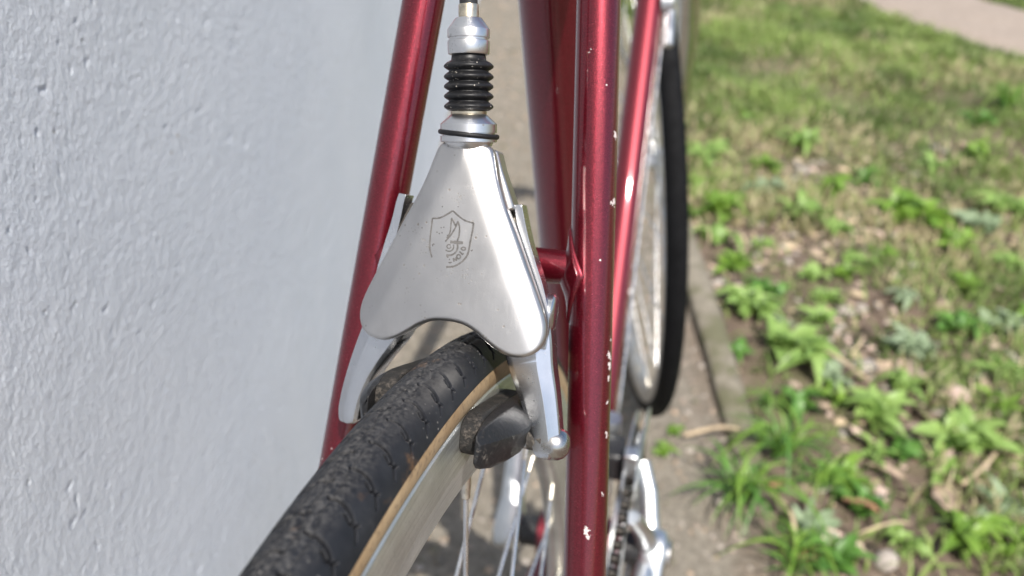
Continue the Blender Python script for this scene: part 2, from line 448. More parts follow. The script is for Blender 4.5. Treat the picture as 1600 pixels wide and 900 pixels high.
# ------------------------------------------------------------------ setting: ground, path, wall, kerb
def gz(x, y):
    d = np.clip((np.asarray(x) - .40) / .25, 0, 1)
    return (fbm(x * 6, y * 6, 3, 3) - .5) * .05 * d + (fbm(np.asarray(x) * 30, np.asarray(y) * 30, 3, 9) - .5) * (.006 + .012 * d)
xs = np.concatenate([-np.geomspace(60, .5, 14), np.arange(-.35, 2.6, .013), np.geomspace(2.7, 60, 16)])
ys = np.concatenate([-np.geomspace(60, .3, 16), np.arange(-.15, 4.6, .014), np.geomspace(4.8, 80, 18)])
X, Y = np.meshgrid(xs, ys, indexing='ij')
near = np.clip((X + .45) / .1, 0, 1) * np.clip((3.5 - X) / 1, 0, 1) * np.clip((6 - Y) / 1, 0, 1) * np.clip((Y + .5) / .3, 0, 1)
# keep the contact line under the bicycle low
Z = gz(X, Y) * near - .004
nx, ny = len(xs), len(ys)
I = (np.arange(nx - 1)[:, None] * ny + np.arange(ny - 1)[None, :]).ravel()
F = np.stack([I, I + ny, I + ny + 1, I + 1], 1)
g = fast_mesh('ground', np.stack([X.ravel(), Y.ravel(), Z.ravel()], 1), F, M['soil']); tag(g, kind='structure')

L = catmull([(1.15, 5.2), (1.28, 4.3), (1.375, 3.70), (1.493, 3.25), (1.72, 2.97), (2.15, 2.62), (2.8, 2.2), (3.6, 1.8)], 10)
Rr = catmull([(1.75, 5.3), (1.86, 4.5), (1.97, 3.95), (2.09, 3.68), (2.32, 3.45), (2.75, 3.1), (3.3, 2.75), (4.0, 2.4)], 10)
V = []; nk = 9
for i, (a, b) in enumerate(zip(L, Rr)):
    for k in range(nk):
        q = a + (b - a) * k / (nk - 1)
        if k in (0, nk - 1): q = q + .05 * (fbm(i * .6, k * 3.1, 3, 5) - .5)
        V.append((q[0], q[1], float(gz(q[0], q[1])) * .4 + (.012 if 0 < k < nk - 1 else -.012)))
Fp = [(i * nk + k, i * nk + k + 1, (i + 1) * nk + k + 1, (i + 1) * nk + k) for i in range(len(L) - 1) for k in range(nk - 1)]
o = mesh('path', V, Fp, M['path']); tag(o, kind='structure')

WX = -.19
wy = np.concatenate([np.arange(-2.5, .10, .05), np.arange(.14, .52, .0009), np.arange(.52, .92, .0017), np.arange(.92, 1.35, .004), np.arange(1.36, 7.01, .05)])
wz = np.concatenate([[-.06], np.arange(-.002, .80, .0010), np.arange(.82, 2.61, .05)])
WYg, WZg = np.meshgrid(wy, wz, indexing='ij')
fade = np.clip((WYg - .08) / .04, 0, 1) * np.clip((1.36 - WYg) / .1, 0, 1) * np.clip((.82 - WZg) / .03, 0, 1)
qy = WYg + .35 * WZg + .004 * (fbm(WYg * 40, WZg * 40, 2, 77) - .5); qz = WZg - .35 * WYg
grain = (fbm(qy * 620, qz * 430, 3, 71) - .5) * .00036 + (fbm(qy * 240, qz * 170, 3, 75) - .5) * .00032 + (fbm(WYg * 90, WZg * 70, 2, 73) - .5) * .0003
pitn = vnoise(WYg * 230, WZg * 230, 79); pit = np.clip((pitn - .90) / .06, 0, 1) * np.clip((fbm(WYg * 14, WZg * 14, 2, 81) - .48) / .1, 0, 1)
WXg = WX + (fbm(WYg * 2.2, WZg * 2.2, 3, 21) - .5) * .006 + fade * (grain - .0007 * pit)
n1, n2 = WYg.shape
I = (np.arange(n1 - 1)[:, None] * n2 + np.arange(n2 - 1)[None, :]).ravel()
o = fast_mesh('wall', np.stack([WXg.ravel(), WYg.ravel(), WZg.ravel()], 1), np.stack([I, I + n2, I + n2 + 1, I + 1], 1), M['stucco'])
MB().box((WX - .126, 2.25, 1.27), (.236, 9.5, 2.66)).build('masonry', M['stucco'], o, smooth=False)
tag(o, 'grey white rough stucco house wall the bicycle leans along', 'wall')

mb = MB(); rings = []
for i, y in enumerate(np.linspace(.86, 4.2, 64)):
    e = (fbm(y * 9, 1.3, 3, 31) - .5) * .010; hh = .018 * min(1, (y - .80) / .16) + (fbm(y * 5, 7.7, 3, 33) - .5) * .012; c0 = .334 + (fbm(y * 1.2, 3.3, 2, 35) - .5) * .012
    rings.append([(c0 - .020, y, -.03), (c0 - .021 + e, y, hh - .006), (c0 - .014 + e, y, hh), (c0 + .014 - e, y, hh + .001), (c0 + .021 - e, y, hh - .006), (c0 + .022, y, -.03)])
mb.loft(rings); o = mb.build('edging_strip', M['kerb'], auto=50); tag(o, 'narrow mossy concrete edging strip between gravel and weeds', 'kerb')

# ------------------------------------------------------------------ bicycle frame of reference
LEAN, YAW = .0652513, .2144663
bike = empty('bicycle', (-.002085, .0743728, 0)); bike.rotation_euler = (0, -LEAN, -YAW)
tag(bike, 'metallic dark red steel road bicycle leaning beside the grey stucco wall', 'bicycle')
bpy.context.view_layer.update()
BR_ = .342326                                   # wheel radius
A0 = R_(62.74)
rh = Vector((0, math.cos(A0), math.sin(A0))); nh = Vector((0, -math.sin(A0), math.cos(A0))); AX = Vector((0, 0, BR_))
def B(x, v, n=0):                               # brake frame in mm -> bicycle frame in m
    return AX + Vector((x * .001, 0, 0)) + rh * (v * .001) + nh * (n * .001)
BB = Vector((0, .409, BR_ - .07)); SD = Vector((0, -math.cos(1.280693), math.sin(1.280693)))
CL = BB + SD * .577
HTD = Vector((0, -.292, .956))
FWc = Vector((-.0128, .943, BR_))
CROWN = Vector((-.006, .943 - .043 - .107, BR_ - .013 + .351))

# frame tubes
MB().tube([BB, BB + SD * .30, CL + SD * .035], .0143, 40).build('seat_tube', M['paint_plain'], bike)
for s in (1, -1):
    a = Vector((.0647, 0, BR_)) if s > 0 else Vector((-.07457, 0, BR_)); b = Vector((.0218 if s > 0 else -.0208, .2438, .8155))
    pts = [a + (b - a) * t for t in np.linspace(.06, 1.0, 40)]
    MB().tube(pts, [.0055 + .0015 * min(1, (k / 14)) for k in range(40)], 40).build('seat_stay', M['paint'], bike)
ha = CROWN + HTD * .03; hb = CROWN + HTD * .20
MB().tube([BB + (ha - BB) * .01 + Vector((.002, 0, 0)), ha + Vector((.003, 0, 0))], .0126, 36).build('down_tube', M['paint_plain'], bike)
MB().tube([CL - SD * .02, hb - HTD * .03], .0130, 32).build('top_tube', M['paint_plain'], bike)
MB().tube([CROWN + HTD * .012, hb], .0160, 32).build('head_tube', M['paint_plain'], bike)
MB().tube([BB - Vector((.034, 0, 0)), BB + Vector((.034, 0, 0))], .020, 32).build('bottom_bracket_shell', M['paint_plain'], bike)
for s in (1, -1):
    MB().tube([BB + Vector((s * .020, -.015, 0)), BB + Vector((s * .034, -.16, .03)), Vector((s * .064, .012, BR_))], [.011, .0095, .0065], 20).build('chain_stay', M['paint_plain'], bike)
MB().tube([CL, CL + SD * .13], .0136, 24).build('seat_post', M['alu_far'], bike)
# brake bridge with pointed reinforcing lugs
bl = B(-32.6, 361.5, -1); br = B(34.2, 361.5, -1)
MB().tube([bl, br], .0056, 32).build('brake_bridge', M['paint'], bike)
for s in (1, -1):
    a = Vector((.0647, 0, BR_)) if s > 0 else Vector((-.07457, 0, BR_)); b = Vector((.0218 if s > 0 else -.0208, .2438, .8155))
    d = (b - a).normalized(); t0 = .361 / (b - a).length; p0 = a + (b - a) * t0
    inn = Vector((-s, 0, 0)); inn = (inn - d * inn.dot(d)).normalized(); oth = d.cross(inn)
    V = []; F = []; NS, NA = 31, 25
    for i in range(NS):
        u = -1 + 2 * i / (NS - 1); half = R_(78) * (1 - abs(u)) ** .9 + .01; ss = u * .0165
        for k in range(NA):
            q = -1 + 2 * k / (NA - 1); an = q * half
            r = .0070 + .0011 * min(1, (1 - abs(q)) * 5) * min(1, (1 - abs(u)) * 9) - .0002
            # swell towards the bridge
            r += .0030 * math.exp(-((ss / .0062) ** 2) - (an / .62) ** 2)
            V.append(p0 + d * ss + (inn * math.cos(an) + oth * math.sin(an)) * r)
    for i in range(NS - 1):
        for k in range(NA - 1): F.append((i * NA + k, i * NA + k + 1, (i + 1) * NA + k + 1, (i + 1) * NA + k))
    o = mesh('bridge_lug', V, F, M['paint'], bike)
    sm = o.modifiers.new('solid', 'SOLIDIFY'); sm.thickness = .0012; sm.offset = -1

# ------------------------------------------------------------------ rear wheel
rw = empty('rear_wheel', (.0014, 0, BR_), bike)
def ringpt(r, th, x): return (x, r * math.cos(th), r * math.sin(th))
th_f = np.radians(np.concatenate([np.linspace(54, 96, 960), np.linspace(96, 414, 190)[1:-1]]))
phi = np.concatenate([np.linspace(-118, -96, 10)[:-1], np.linspace(-96, 96, 190), np.linspace(96, 118, 10)[1:]])
TH, PH = np.meshgrid(th_f, np.radians(phi), indexing='ij')
TR, TC = .0098, .0
U = -(TH) * BR_; W = TR * PH
GROOVE = None
def tyre_disp(U, W):
    global GROOVE
    d = np.zeros_like(U); P = .0108; GROOVE = np.zeros_like(U)
    crownm = np.exp(-(W / .0052) ** 2)
    for s, ph in ((1, 0.0), (-1, .5)):
        w = s * W
        q = np.clip(w - .0018, 0, 1)
        us = -1050.0 * .075 * q ** 2 * 1.0                        # the slit sweeps back towards the shoulder
        f = ((U - us) / P + ph + .04 * (fbm(U * 300, W * 300, 2, 5) - .5)); f = (f - np.floor(f + .5)) * P
        g = np.exp(-(f / .00046) ** 4) * ((w > .0004) & (w < .0106))
        d -= .0020 * g * np.clip((w - .0004) / .0012, 0, 1) * np.clip((.0108 - w) / .0005, 0, 1)
        GROOVE = np.maximum(GROOVE, g)
        # small zigzag between the slits
        zz = -.0037 + .0011 * np.abs(((w - .0072) / .0017)) * 1.0
        f2 = ((U - zz) / P + ph); f2 = (f2 - np.floor(f2 + .5)) * P
        GROOVE = np.maximum(GROOVE, np.exp(-(f2 / .00042) ** 4) * ((w > .0052) & (w < .0094)))
        d -= .0016 * np.exp(-(f2 / .00042) ** 4) * ((w > .0052) & (w < .0094))
    wob = (fbm(U * 160, W * 40, 3, 8) - .5) * .0022
    for c, a in ((-.0046, .00030), (-.0016, .00042), (.0014, .00040)):
        d -= a * np.exp(-(((W - c + wob) / .00055) ** 2)) * (.45 + .9 * fbm(U * 90, W * 0 + c * 900, 2, 12))
    d += (fbm(U * 900, W * 900, 3, 2) - .5) * .00013 * (.12 + crownm * 1.2)
    d += (fbm(U * 300, W * 460, 3, 4) - .5) * .00030 * crownm
    fade = np.clip((1.65 - np.abs(W / TR)) / .25, 0, 1)
    return d * fade
D = tyre_disp(U, W)
# the black tread cap ends in a small step above the tan casing
capedge = np.clip((1.36 - np.abs(PH)) / .03, 0, 1); D = D + .0004 * capedge
cr = .3274
rr = cr + (TR + D) * np.cos(PH); xx = (TR + D) * np.sin(PH)
V = np.stack([xx, rr * np.cos(TH), rr * np.sin(TH)], -1).reshape(-1, 3)
a, b = TH.shape
ii = np.arange(a)[:, None]; jj = np.arange(b - 1)[None, :]; i2 = (ii + 1) % a
F = np.stack([ii * b + jj, i2 * b + jj, i2 * b + jj + 1, ii * b + jj + 1], -1).reshape(-1, 4)
ty = fast_mesh('tyre', V, F, [M['tyre'], M['tan']], rw)
midphi = np.abs(np.radians(.5 * (phi[1:] + phi[:-1])))
ty.data.polygons.foreach_set('material_index', np.tile((midphi > 1.38).astype(np.int32), a))
ga = ty.data.attributes.new('groove', 'FLOAT', 'POINT'); ga.data.foreach_set('value', GROOVE.ravel().astype(np.float32))
uvl = ty.data.uv_layers.new(name='UVMap'); UVv = np.stack([U.ravel(), W.ravel()], 1)
li = np.empty(len(ty.data.loops), np.int32); ty.data.loops.foreach_get('vertex_index', li)
uvl.data.foreach_set('uv', UVv[li].astype(np.float32).ravel()); ty.data.update()

def rim(parent, R, mat, n=240, sh=0.0):
    dr = R - .342326
    prof = [(r, x * .905) for r, x in [(.3195, .0088), (.3227, .0092), (.3231, .0099), (.3226, .0105), (.3219, .0106), (.3090, .0106), (.3082, .0103), (.3076, .0098), (.2985, .0078), (.2950, .0062), (.2936, .0040), (.2932, 0)]]
    prof = [(r + (sh if r < .300 else 0), x) for r, x in prof]
    full = prof + [(r, -x) for r, x in prof[-2::-1]]
    full += [(.3165, -.0074), (.3150, -.004), (.3150, .004), (.3165, .0074)]
    rings = []
    V = []; F = []; k = len(full)
    for i in range(n):
        th = 2 * math.pi * i / n
        for r, x in full: V.append(ringpt(r + dr, th, x))
    for i in range(n):
        j = (i + 1) % n
        for q in range(k):
            q2 = (q + 1) % k; F.append((i * k + q, j * k + q, j * k + q2, i * k + q2))
    return mesh('rim', V, F, mat, parent, True, 30)
rim(rw, BR_, M['rimalu'])

def spokes(parent, n, phase, rimr, fl, hubr, rad=.0009, cross=3):
    me_n = None
    for i in range(n):
        th = R_(phase) + 2 * math.pi * i / n
        s = 1 if i % 2 == 0 else -1
        k = (i // 2) % 2; dth = R_(360 / n * 2 * cross * .93) * (1 if k else -1)
        p = Vector(ringpt(rimr, th, s * .0022)); h = Vector(ringpt(hubr, th + dth, s * fl[0 if s > 0 else 1]))
        d = (h - p).normalized()
        MB().tube([p, h], rad, 10).build('spoke', M['spoke'], parent)
        MB().lathe([(-.003, .0017), (.0055, .00175), (.0065, .0016), (.0095, .0015), (.0100, .0010)], p, d, 12).build('nipple', M['nipple'], parent)
spokes(rw, 36, 65.5, .2945, (.019, .034), .022)
MB().lathe([(-.062, .006), (-.045, .010), (-.037, .024), (-.033, .024), (-.029, .012), (.012, .012), (.017, .024), (.021, .024), (.025, .014), (.062, .006)], (0, 0, 0), (1, 0, 0), 32).build('hub', M['alu_far'], rw)
mb = MB()
for k in range(6):
    mb.lathe([(-.0009, .022 + .003 * k), (.0009, .022 + .003 * k)], (.046 - .0045 * k, 0, 0), (1, 0, 0), 30)
mb.build('freewheel', M['steel'], rw)

# ------------------------------------------------------------------ rear brake
rb = empty('rear_brake', tuple(B(0, 361, 0)), bike)
RBI = Matrix.Translation(-B(0, 361, 0))
def brk(mbo, name, mat, **kw):
    o = mbo.build(name, mat, None, **kw); o.data.transform(RBI); o.parent = rb; return o

half = [(0, 396.5), (5.2, 396.3), (7.6, 395.2), (8.9, 392.4), (10.8, 386), (13.4, 379.3), (16.4, 373), (20.7, 363.6), (24.8, 354.6), (27.5, 348.2), (28.5, 344), (28.1, 340.4), (26.3, 337.6), (23.2, 335.9), (19.2, 335.6), (15.2, 337), (11.4, 339.4), (8.4, 341.6), (4.6, 343.3), (0, 343.8)]
loopo = half + [(-x, v) for x, v in half[-2:0:-1]]
loopo = [(x * 1.02 - .9, v) for x, v in loopo]
OUT = catmull(loopo, 14, True)
def facet(x, v):
    x = x + .9; xc = .7 + .45 * (393 - v); q = np.abs(x) - xc; k = .9
    return -.27 * (np.log1p(np.exp(np.clip(q / k, -30, 30))) * k) - x * x / 420.0 - ((v - 366) ** 2) / 900.0 * .35
C0 = np.array([0, 361.0]); ts = np.concatenate([np.linspace(.02, .90, 46), 1 - np.geomspace(.095, .002, 16), [1.0]])
V = []; nO = len(OUT); cover_pts = []
V.append((0, 361.0, 36 + float(facet(np.array(0.), 361.))))
for t in ts:
    for p in OUT:
        q = C0 + (p - C0) * t; dist = np.min(np.hypot(OUT[:, 0] - q[0], OUT[:, 1] - q[1])); rr_ = 1.4
        e = 0 if dist >= rr_ else -(rr_ - math.sqrt(max(0, rr_ * rr_ - (rr_ - dist) ** 2)))
        V.append((q[0], q[1], 36.0 + float(facet(q[0], q[1])) + e))
for n_, sc_ in ((30.6, 1.0), (28.8, .996), (28.5, .985)):
    for p in OUT:
        q = C0 + (p - C0) * sc_; V.append((q[0], q[1], min(n_, 36)))
nr = len(ts) + 3; F = [(0, 1 + k, 1 + (k + 1) % nO) for k in range(nO)]
for i in range(nr - 1):
    for k in range(nO):
        k2 = (k + 1) % nO; F.append((1 + i * nO + k, 1 + (i + 1) * nO + k, 1 + (i + 1) * nO + k2, 1 + i * nO + k2))
mb = MB().add([B(*v) for v in V], F)
brk(mb, 'cover', M['alu'], auto=None)

# engraved emblem on the cover
def EZ(X, Y):
    return (-15.75 + .029933 * X + .002689 * Y, 380.44 + .002622 * X - .029111 * Y + .0)
emb = MB()
def stroke(pts, wd=.30, smooth=True):
    P = [EZ(*p) for p in pts]
    P = catmull(P, 7) if smooth and len(P) > 2 else np.array(P)
    V = []; F = []
    for i, p in enumerate(P):
        t = P[min(i + 1, len(P) - 1)] - P[max(i - 1, 0)]; t = t / (np.linalg.norm(t) + 1e-9); nn = np.array([-t[1], t[0]])
        wv = 1.6 * wd * (.85 + .3 * random.random()) / 2
        for sgn in (1, -1):
            q = p + nn * wv * sgn; V.append(B(q[0], q[1], 36.035 + float(facet(q[0], q[1]))))
    for i in range(len(P) - 1): F.append((2 * i, 2 * i + 1, 2 * i + 3, 2 * i + 2))
    emb.add(V, F)
def arc(c, r, a0, a1, ry=None, wd=.26, n=9):
    stroke([(c[0] + r * math.cos(R_(a)), c[1] + (ry or r) * math.sin(R_(a))) for a in np.linspace(a0, a1, n)], wd)
stroke([(232, 262), (300, 258), (370, 228), (440, 185)], .32); stroke([(440, 185), (490, 230), (560, 280), (648, 305)], .32)
stroke([(648, 305), (640, 370), (620, 470), (598, 590), (570, 650), (520, 700), (450, 738), (375, 745)], .34)
stroke([(232, 262), (222, 350), (210, 450), (205, 540), (212, 600), (230, 652)], .30)
stroke([(427, 256), (421, 330), (412, 400), (385, 448)], .26); stroke([(427, 256), (450, 300), (468, 332)], .30, False)
stroke([(490, 290), (466, 350), (435, 405), (400, 450), (365, 492)], .30); stroke([(490, 290), (508, 350), (505, 420), (495, 460), (480, 495)], .30)
stroke([(415, 494), (480, 499), (545, 502)], .55)
arc((402, 540), 20, 0, 330, wd=.22); arc((402, 540), 48, -25, 135, wd=.24); arc((402, 540), 88, -18, 108, wd=.34)
arc((548, 560), 22, 0, 360, 14, .28); stroke([(508, 588), (540, 618), (550, 604)], .28, False)
arc((500, 640), 19, 0, 360, 20, .28); stroke([(446, 655), (455, 690)], .26, False); stroke([(446, 655), (480, 680)], .26, False); stroke([(472, 645), (480, 680)], .26, False)
arc((413, 688), 16, 20, 150, 14, .22); stroke([(378, 632), (396, 650)], .3, False); stroke([(404, 668), (412, 672)], .26, False)
for p in ((318, 350), (345, 345), (276, 395), (300, 408), (328, 400), (383, 425), (378, 448), (330, 140), (120, 352), (490, 140)): stroke([p, (p[0] + 8, p[1] + 9)], .22, False)
arc((245, 530), 11, 120, 320, wd=.2); stroke([(622, 572), (630, 582), (640, 568)], .22, False)
brk(emb, 'emblem', M['ink'], auto=None)

def prism(pts, n0, n1):
    mb = MB(); k = len(pts)
    mb.add([B(x, v, n0) for x, v in pts] + [B(x, v, n1) for x, v in pts],
           [tuple(range(k - 1, -1, -1)), tuple(range(k, 2 * k))] + [(i, (i + 1) % k, k + (i + 1) % k, k + i) for i in range(k)])
    return mb
body = [(-7.6, 395.2), (7.6, 395.2), (9.6, 389.5), (14.6, 378.6), (13.2, 377.6), (-13.2, 377.6), (-14.6, 378.6), (-9.6, 389.5)]
brk(prism(body, 20.5, 29.0), 'housing', M['alu'], bevel=.0008)
brk(prism([(-18.5, 377.5), (12, 378), (17, 366), (20, 350), (15, 344.5), (-18, 344.5), (-24, 350), (-24, 364)], 12, 27.0), 'inner_bracket', M['grime'], bevel=.0005)
for s in (1, -1):
    o_ = catmull([(16.2, 380), (19.2, 370.5), (22.8, 361.8), (25.2, 356.2), (27.3, 349.5), (27.9, 344.5), (27.6, 338)], 6)
    i_ = catmull([(13.9, 379.7), (16.8, 369.3), (20.2, 360.3), (23.0, 353.8), (24.6, 348.5), (24.8, 343.5), (23.0, 338)], 6)
    if s < 0:
        sh = lambda v: float(np.interp(v, [340, 344, 354, 366, 378], [.8, 1.2, 1.6, 4.2, 6.0]))
        o_ = np.array([(x + sh(v), v) for x, v in o_]); i_ = np.array([(x + sh(v), v) for x, v in i_])
    poly = [(s * x, v) for x, v in o_] + [(s * x, v) for x, v in i_[::-1]]
    if s < 0: poly = poly[::-1]
    V = [B(x, v, 20) for x, v in poly] + [B(x, v, 27.4) for x, v in poly]; n = len(poly); h = n // 2
    F = [(i, (i + 1) % n, n + (i + 1) % n, n + i) for i in range(n)]
    for i in range(h - 1):
        F.append((i, n - 1 - i, n - 2 - i, i + 1)); F.append((n + i, n + i + 1, n + n - 2 - i, n + n - 1 - i))
    mb = MB().add(V, F)
    # lower arm: faceted blade sweeping down to the pad bolt
    cl = catmull([(22, 345, 7.4), (24.3, 338, 7.0), (27.8, 330.5, 5.7), (30.6, 323.5, 4.7), (32.6, 316.5, 4.1), (33.6, 310, 3.8), (33.4, 306, 3.2)] if s < 0 else [(20.0, 345, 7.6), (21.6, 339, 7.4), (23.6, 331.5, 6.6), (26.4, 323.5, 5.7), (28.6, 316, 5.0), (30.2, 309.5, 4.4), (31.0, 304.6, 3.3)], 8)
    rings = []; m_ = len(cl)
    for i, (x, v, wd) in enumerate(cl):
        t = cl[min(i + 1, m_ - 1)][:2] - cl[max(i - 1, 0)][:2]; t /= np.linalg.norm(t); nn = np.array([-t[1], t[0]]) if t[1] < 0 else np.array([t[1], -t[0]])
        if nn[0] < 0: nn = -nn
        k = i / (m_ - 1); nf = 27.3 - 1.0 * k; nb = 15.5 + 3 * k
        fw_ = .42 * wd * (1 - .35 * k); fi_ = .80 * wd * (1 - .15 * k)
        cs = [(-wd, nb), (-wd, nf - 1.6 + .6 * k), (-wd * .95, nf - .9 + .3 * k), (-fi_, nf - .12), (-fi_ * .9, nf), (fw_ * .9, nf), (fw_, nf - .15), (wd * .92, nf - 2.0 + .6 * k), (wd, nf - 2.9 + k), (wd, nb)]
        if i >= m_ - 4: # round the tip off
            sc_ = [.96, .86, .70, .45][i - (m_ - 4)]
            mid = (nf + nb) / 2; cs = [(a_ * sc_, mid + (b_ - mid) * (sc_ * .5 + .5)) for a_, b_ in cs]
        rings.append([B(s * (x + nn[0] * a_), v + nn[1] * a_, b_) for a_, b_ in cs])
    mb2 = MB().loft(rings); mb.add(mb2.v, mb2.f)
    brk(mb, 'brake_arm', M['alu_arm'], auto=28, bevel=.00035, segs=2)
    # pivot boss on the outer side of the arm, pad bolt nut
    brk(MB().lathe([(-.004, .0058), (.0004, .0058), (.0010, .0052), (.0013, .0040), (.0014, .0001)], B(s * (27.4 if s > 0 else 27.6), 348.5, 20.5), (s, 0, 0), 28), 'pivot_bolt', M['alu_arm'])
    brk(MB().lathe([(-.010, .0030), (-.002, .0032), (-.0019, .0050), (.0008, .0053), (.0030, .0050), (.0048, .0040), (.0058, .0026), (.0062, .0008), (.0062, .0001)], B(s * (31.0 if s > 0 else 34.0), 309.0, 21.5 if s > 0 else 20.0), (s, 0, 0), 32) if s > 0 else MB().lathe([(-.010, .0026), (-.002, .0030), (-.0019, .0044), (.0018, .0044), (.0030, .0034), (.0036, .0018), (.0037, .0001)], B(-35.2, 311, 18.5), (-1, 0, 0), 32), 'cap_nut', M['nut'])
    brk(MB().lathe([(-.002, .0044), (.0025, .0046)], B(s * 26.4, 310.5, 22), (s, 0, 0), 24), 'washer', M['grime'])
    # link inside the parallelogram
    brk(MB().lathe([(-.003, .0012), (-.003, .0029), (.003, .0029), (.003, .0012)], B(s * 15.2, 373.2, 23.5), nh, 24).tube([B(s * 13.4, 379, 23), B(s * 15.0, 373.5, 23), B(s * 18.6, 363, 22)], .0017, 10), 'link', M['steel'])
    brk(MB().lathe([(-.0030, .0001), (-.0030, .0017), (.0030, .0017), (.0030, .0001)], B(s * 15.2, 373.2, 23.8), nh, 20), 'link_pin', M['alu_barrel'])
    px_ = 0 if s > 0 else -2.3
    # pad: rough rubber block against the rim and a ridged holder outside it
    rings = []
    for n_, z in ((-2, .55), (0, .86), (3, 1), (12, 1), (24, 1), (36, 1), (44, 1.0), (48, .94), (51, .80), (53, .58), (53.8, .3)):
        c_ = 315.2 + (n_ - 24) * .035 + (-1.0 if s > 0 else 6.8); hv = (6.2 if s > 0 else 6.8) * z; x0, x1 = 10.9 + px_, 16.9 + px_
        sec = [(x0, c_ - hv), (x0, c_ - hv * .3), (x0, c_ + hv * .3), (x0, c_ + hv), (x0 + 2, c_ + hv * 1.02), (x1 - 1, c_ + hv), (x1, c_ + hv * .6), (x1, c_), (x1, c_ - hv * .6), (x1 - 1, c_ - hv), (x0 + 2, c_ - hv * 1.02)]
        rings.append([B(s * x, v, n_) for x, v in sec])
    brk(MB().loft(rings), 'brake_pad', M['pad'], auto=50, bevel=.0005)
    rings = []
    for n_, x1, zt, zb, rx in ((4, 20.5, 5.5, -5.5, .0), (10, 23.0, 6.6, -6.6, 1.0), (20, 24.3, 7.0, -7.4, 1.9), (32, 24.5, 7.0, -7.8, 2.6), (42, 23.6, 6.6, -7.6, 2.5), (50, 21.6, 5.8, -7.2, 1.7), (56, 19.6, 4.6, -6.2, .9), (58.5, 18.0, 3.0, -4.4, .3)):
        c_ = 313.6 + (n_ - 24) * .02 + (0 if s > 0 else 6.4); x0 = 16.6 + px_; x1 = x1 + px_
        sec = [(x0, c_ + zb), (x0, c_), (x0, c_ + zt), (x0 + (x1 - x0) * .45, c_ + zt * .98), (x1 - .8, c_ + zt * .62), (x1 + rx * .45, c_ + zt * .22), (x1 + rx * .5, c_ + .2), (x1, c_ + zb * .35), (x1 - .5, c_ + zb * .8), (x0 + (x1 - x0) * .6, c_ + zb * 1.02)]
        rings.append([B(s * x, v, n_) for x, v in sec])
    brk(MB().loft(rings), 'pad_holder', M['holder'], auto=26, bevel=.0004)

# cable barrel, rubber boot and ferrules on a slightly tilted axis
c0 = B(-.9, 396.0, 29.8); c1 = B(-3.4, 434.0, 34.0); cax = (c1 - c0).normalized()
mmpx = .0001935                                   # metres per photo pixel at that distance
def yv(y): return (225.5 - y) * (38.0 / 205.5) * .001
def lat(prof, name, mat, n=56, auto=32): return brk(MB().lathe([(yv(y), max(r * mmpx, .0001)) for y, r in prof], c0, cax, n), name, mat, auto=auto)
lat([(232, 30), (226, 36), (222, 37), (221.5, 42), (220.5, 43), (212, 43), (211.6, 40), (207, 40), (206.6, 43), (193.5, 43), (192.5, 42.4), (179.5, 28.5), (178, 27), (176, 20)], 'adjuster_barrel', M['alu_barrel'])
ang = np.linspace(0, 2 * math.pi, 14, endpoint=False)
rings = []
tilt = Vector((1, 0, 0)) * -.0 
a1 = cax.orthogonal().normalized(); a2 = cax.cross(a1)
for k in range(56):
    th = 2 * math.pi * k / 56; rad = a1 * math.cos(th) + a2 * math.sin(th)
    cen = c0 + cax * (yv(209.0) - .0008 * rad.x) + rad * (43.2 * mmpx)
    rings.append([cen + rad * (3.6 * mmpx * math.cos(t)) + cax * (3.9 * mmpx * math.sin(t)) for t in ang])
mb = MB(); mb.loft(rings + [rings[0]], cap=False); brk(mb, 'o_ring', M['rubber'], auto=None)
lat([(178, 22), (177.5, 27), (173.4, 27.4), (172.8, 22)], 'boot_washer', M['brass'])
pk = [166, 150.3, 135.2, 120.2, 104.2]; prof = [(175, 20), (173, 25), (171, 27)]
for i, y in enumerate(pk):
    prof += [(y + 6.3, 30.2), (y + 4.6, 33.4), (y + 2.2, 36.6), (y + .3, 37.7), (y - 1.6, 37.2), (y - 3.8, 35.2), (y - 6.2, 32.2), (y - 7.6, 30.0)]
prof = prof[:-1] + [(95, 26.5), (90, 26), (86, 25.5), (84, 20)]
lat(prof, 'rubber_boot', M['boot'], 64, 180)
lat([(87, 24), (86, 30), (84, 31.2), (68, 31.6), (65.5, 31), (64.5, 29.4), (61.5, 29.4), (60.5, 31.6), (49, 31.8), (47.5, 31.2), (33, 21), (31, 19), (30, 14)], 'cable_stop', M['alu_barrel'])
lat([(33, 13), (32, 15.2), (12, 15.2), (10.5, 14.6), (10.0, 12)], 'ferrule', M['brass'], 36)
e0 = c0 + cax * yv(13); e1 = c0 + cax * yv(-120)
hp = catmull([e0, c0 + cax * yv(-40), e1 + Vector((0, .01, .02)), CL + SD * .012 + Vector((-.004, -.012, .03)), CL + Vector((-.004, .04, .036))], 8)
brk(MB().tube([Vector(p) for p in hp], .00262, 18), 'cable_housing', M['black'])
for n_ in rb.children: pass

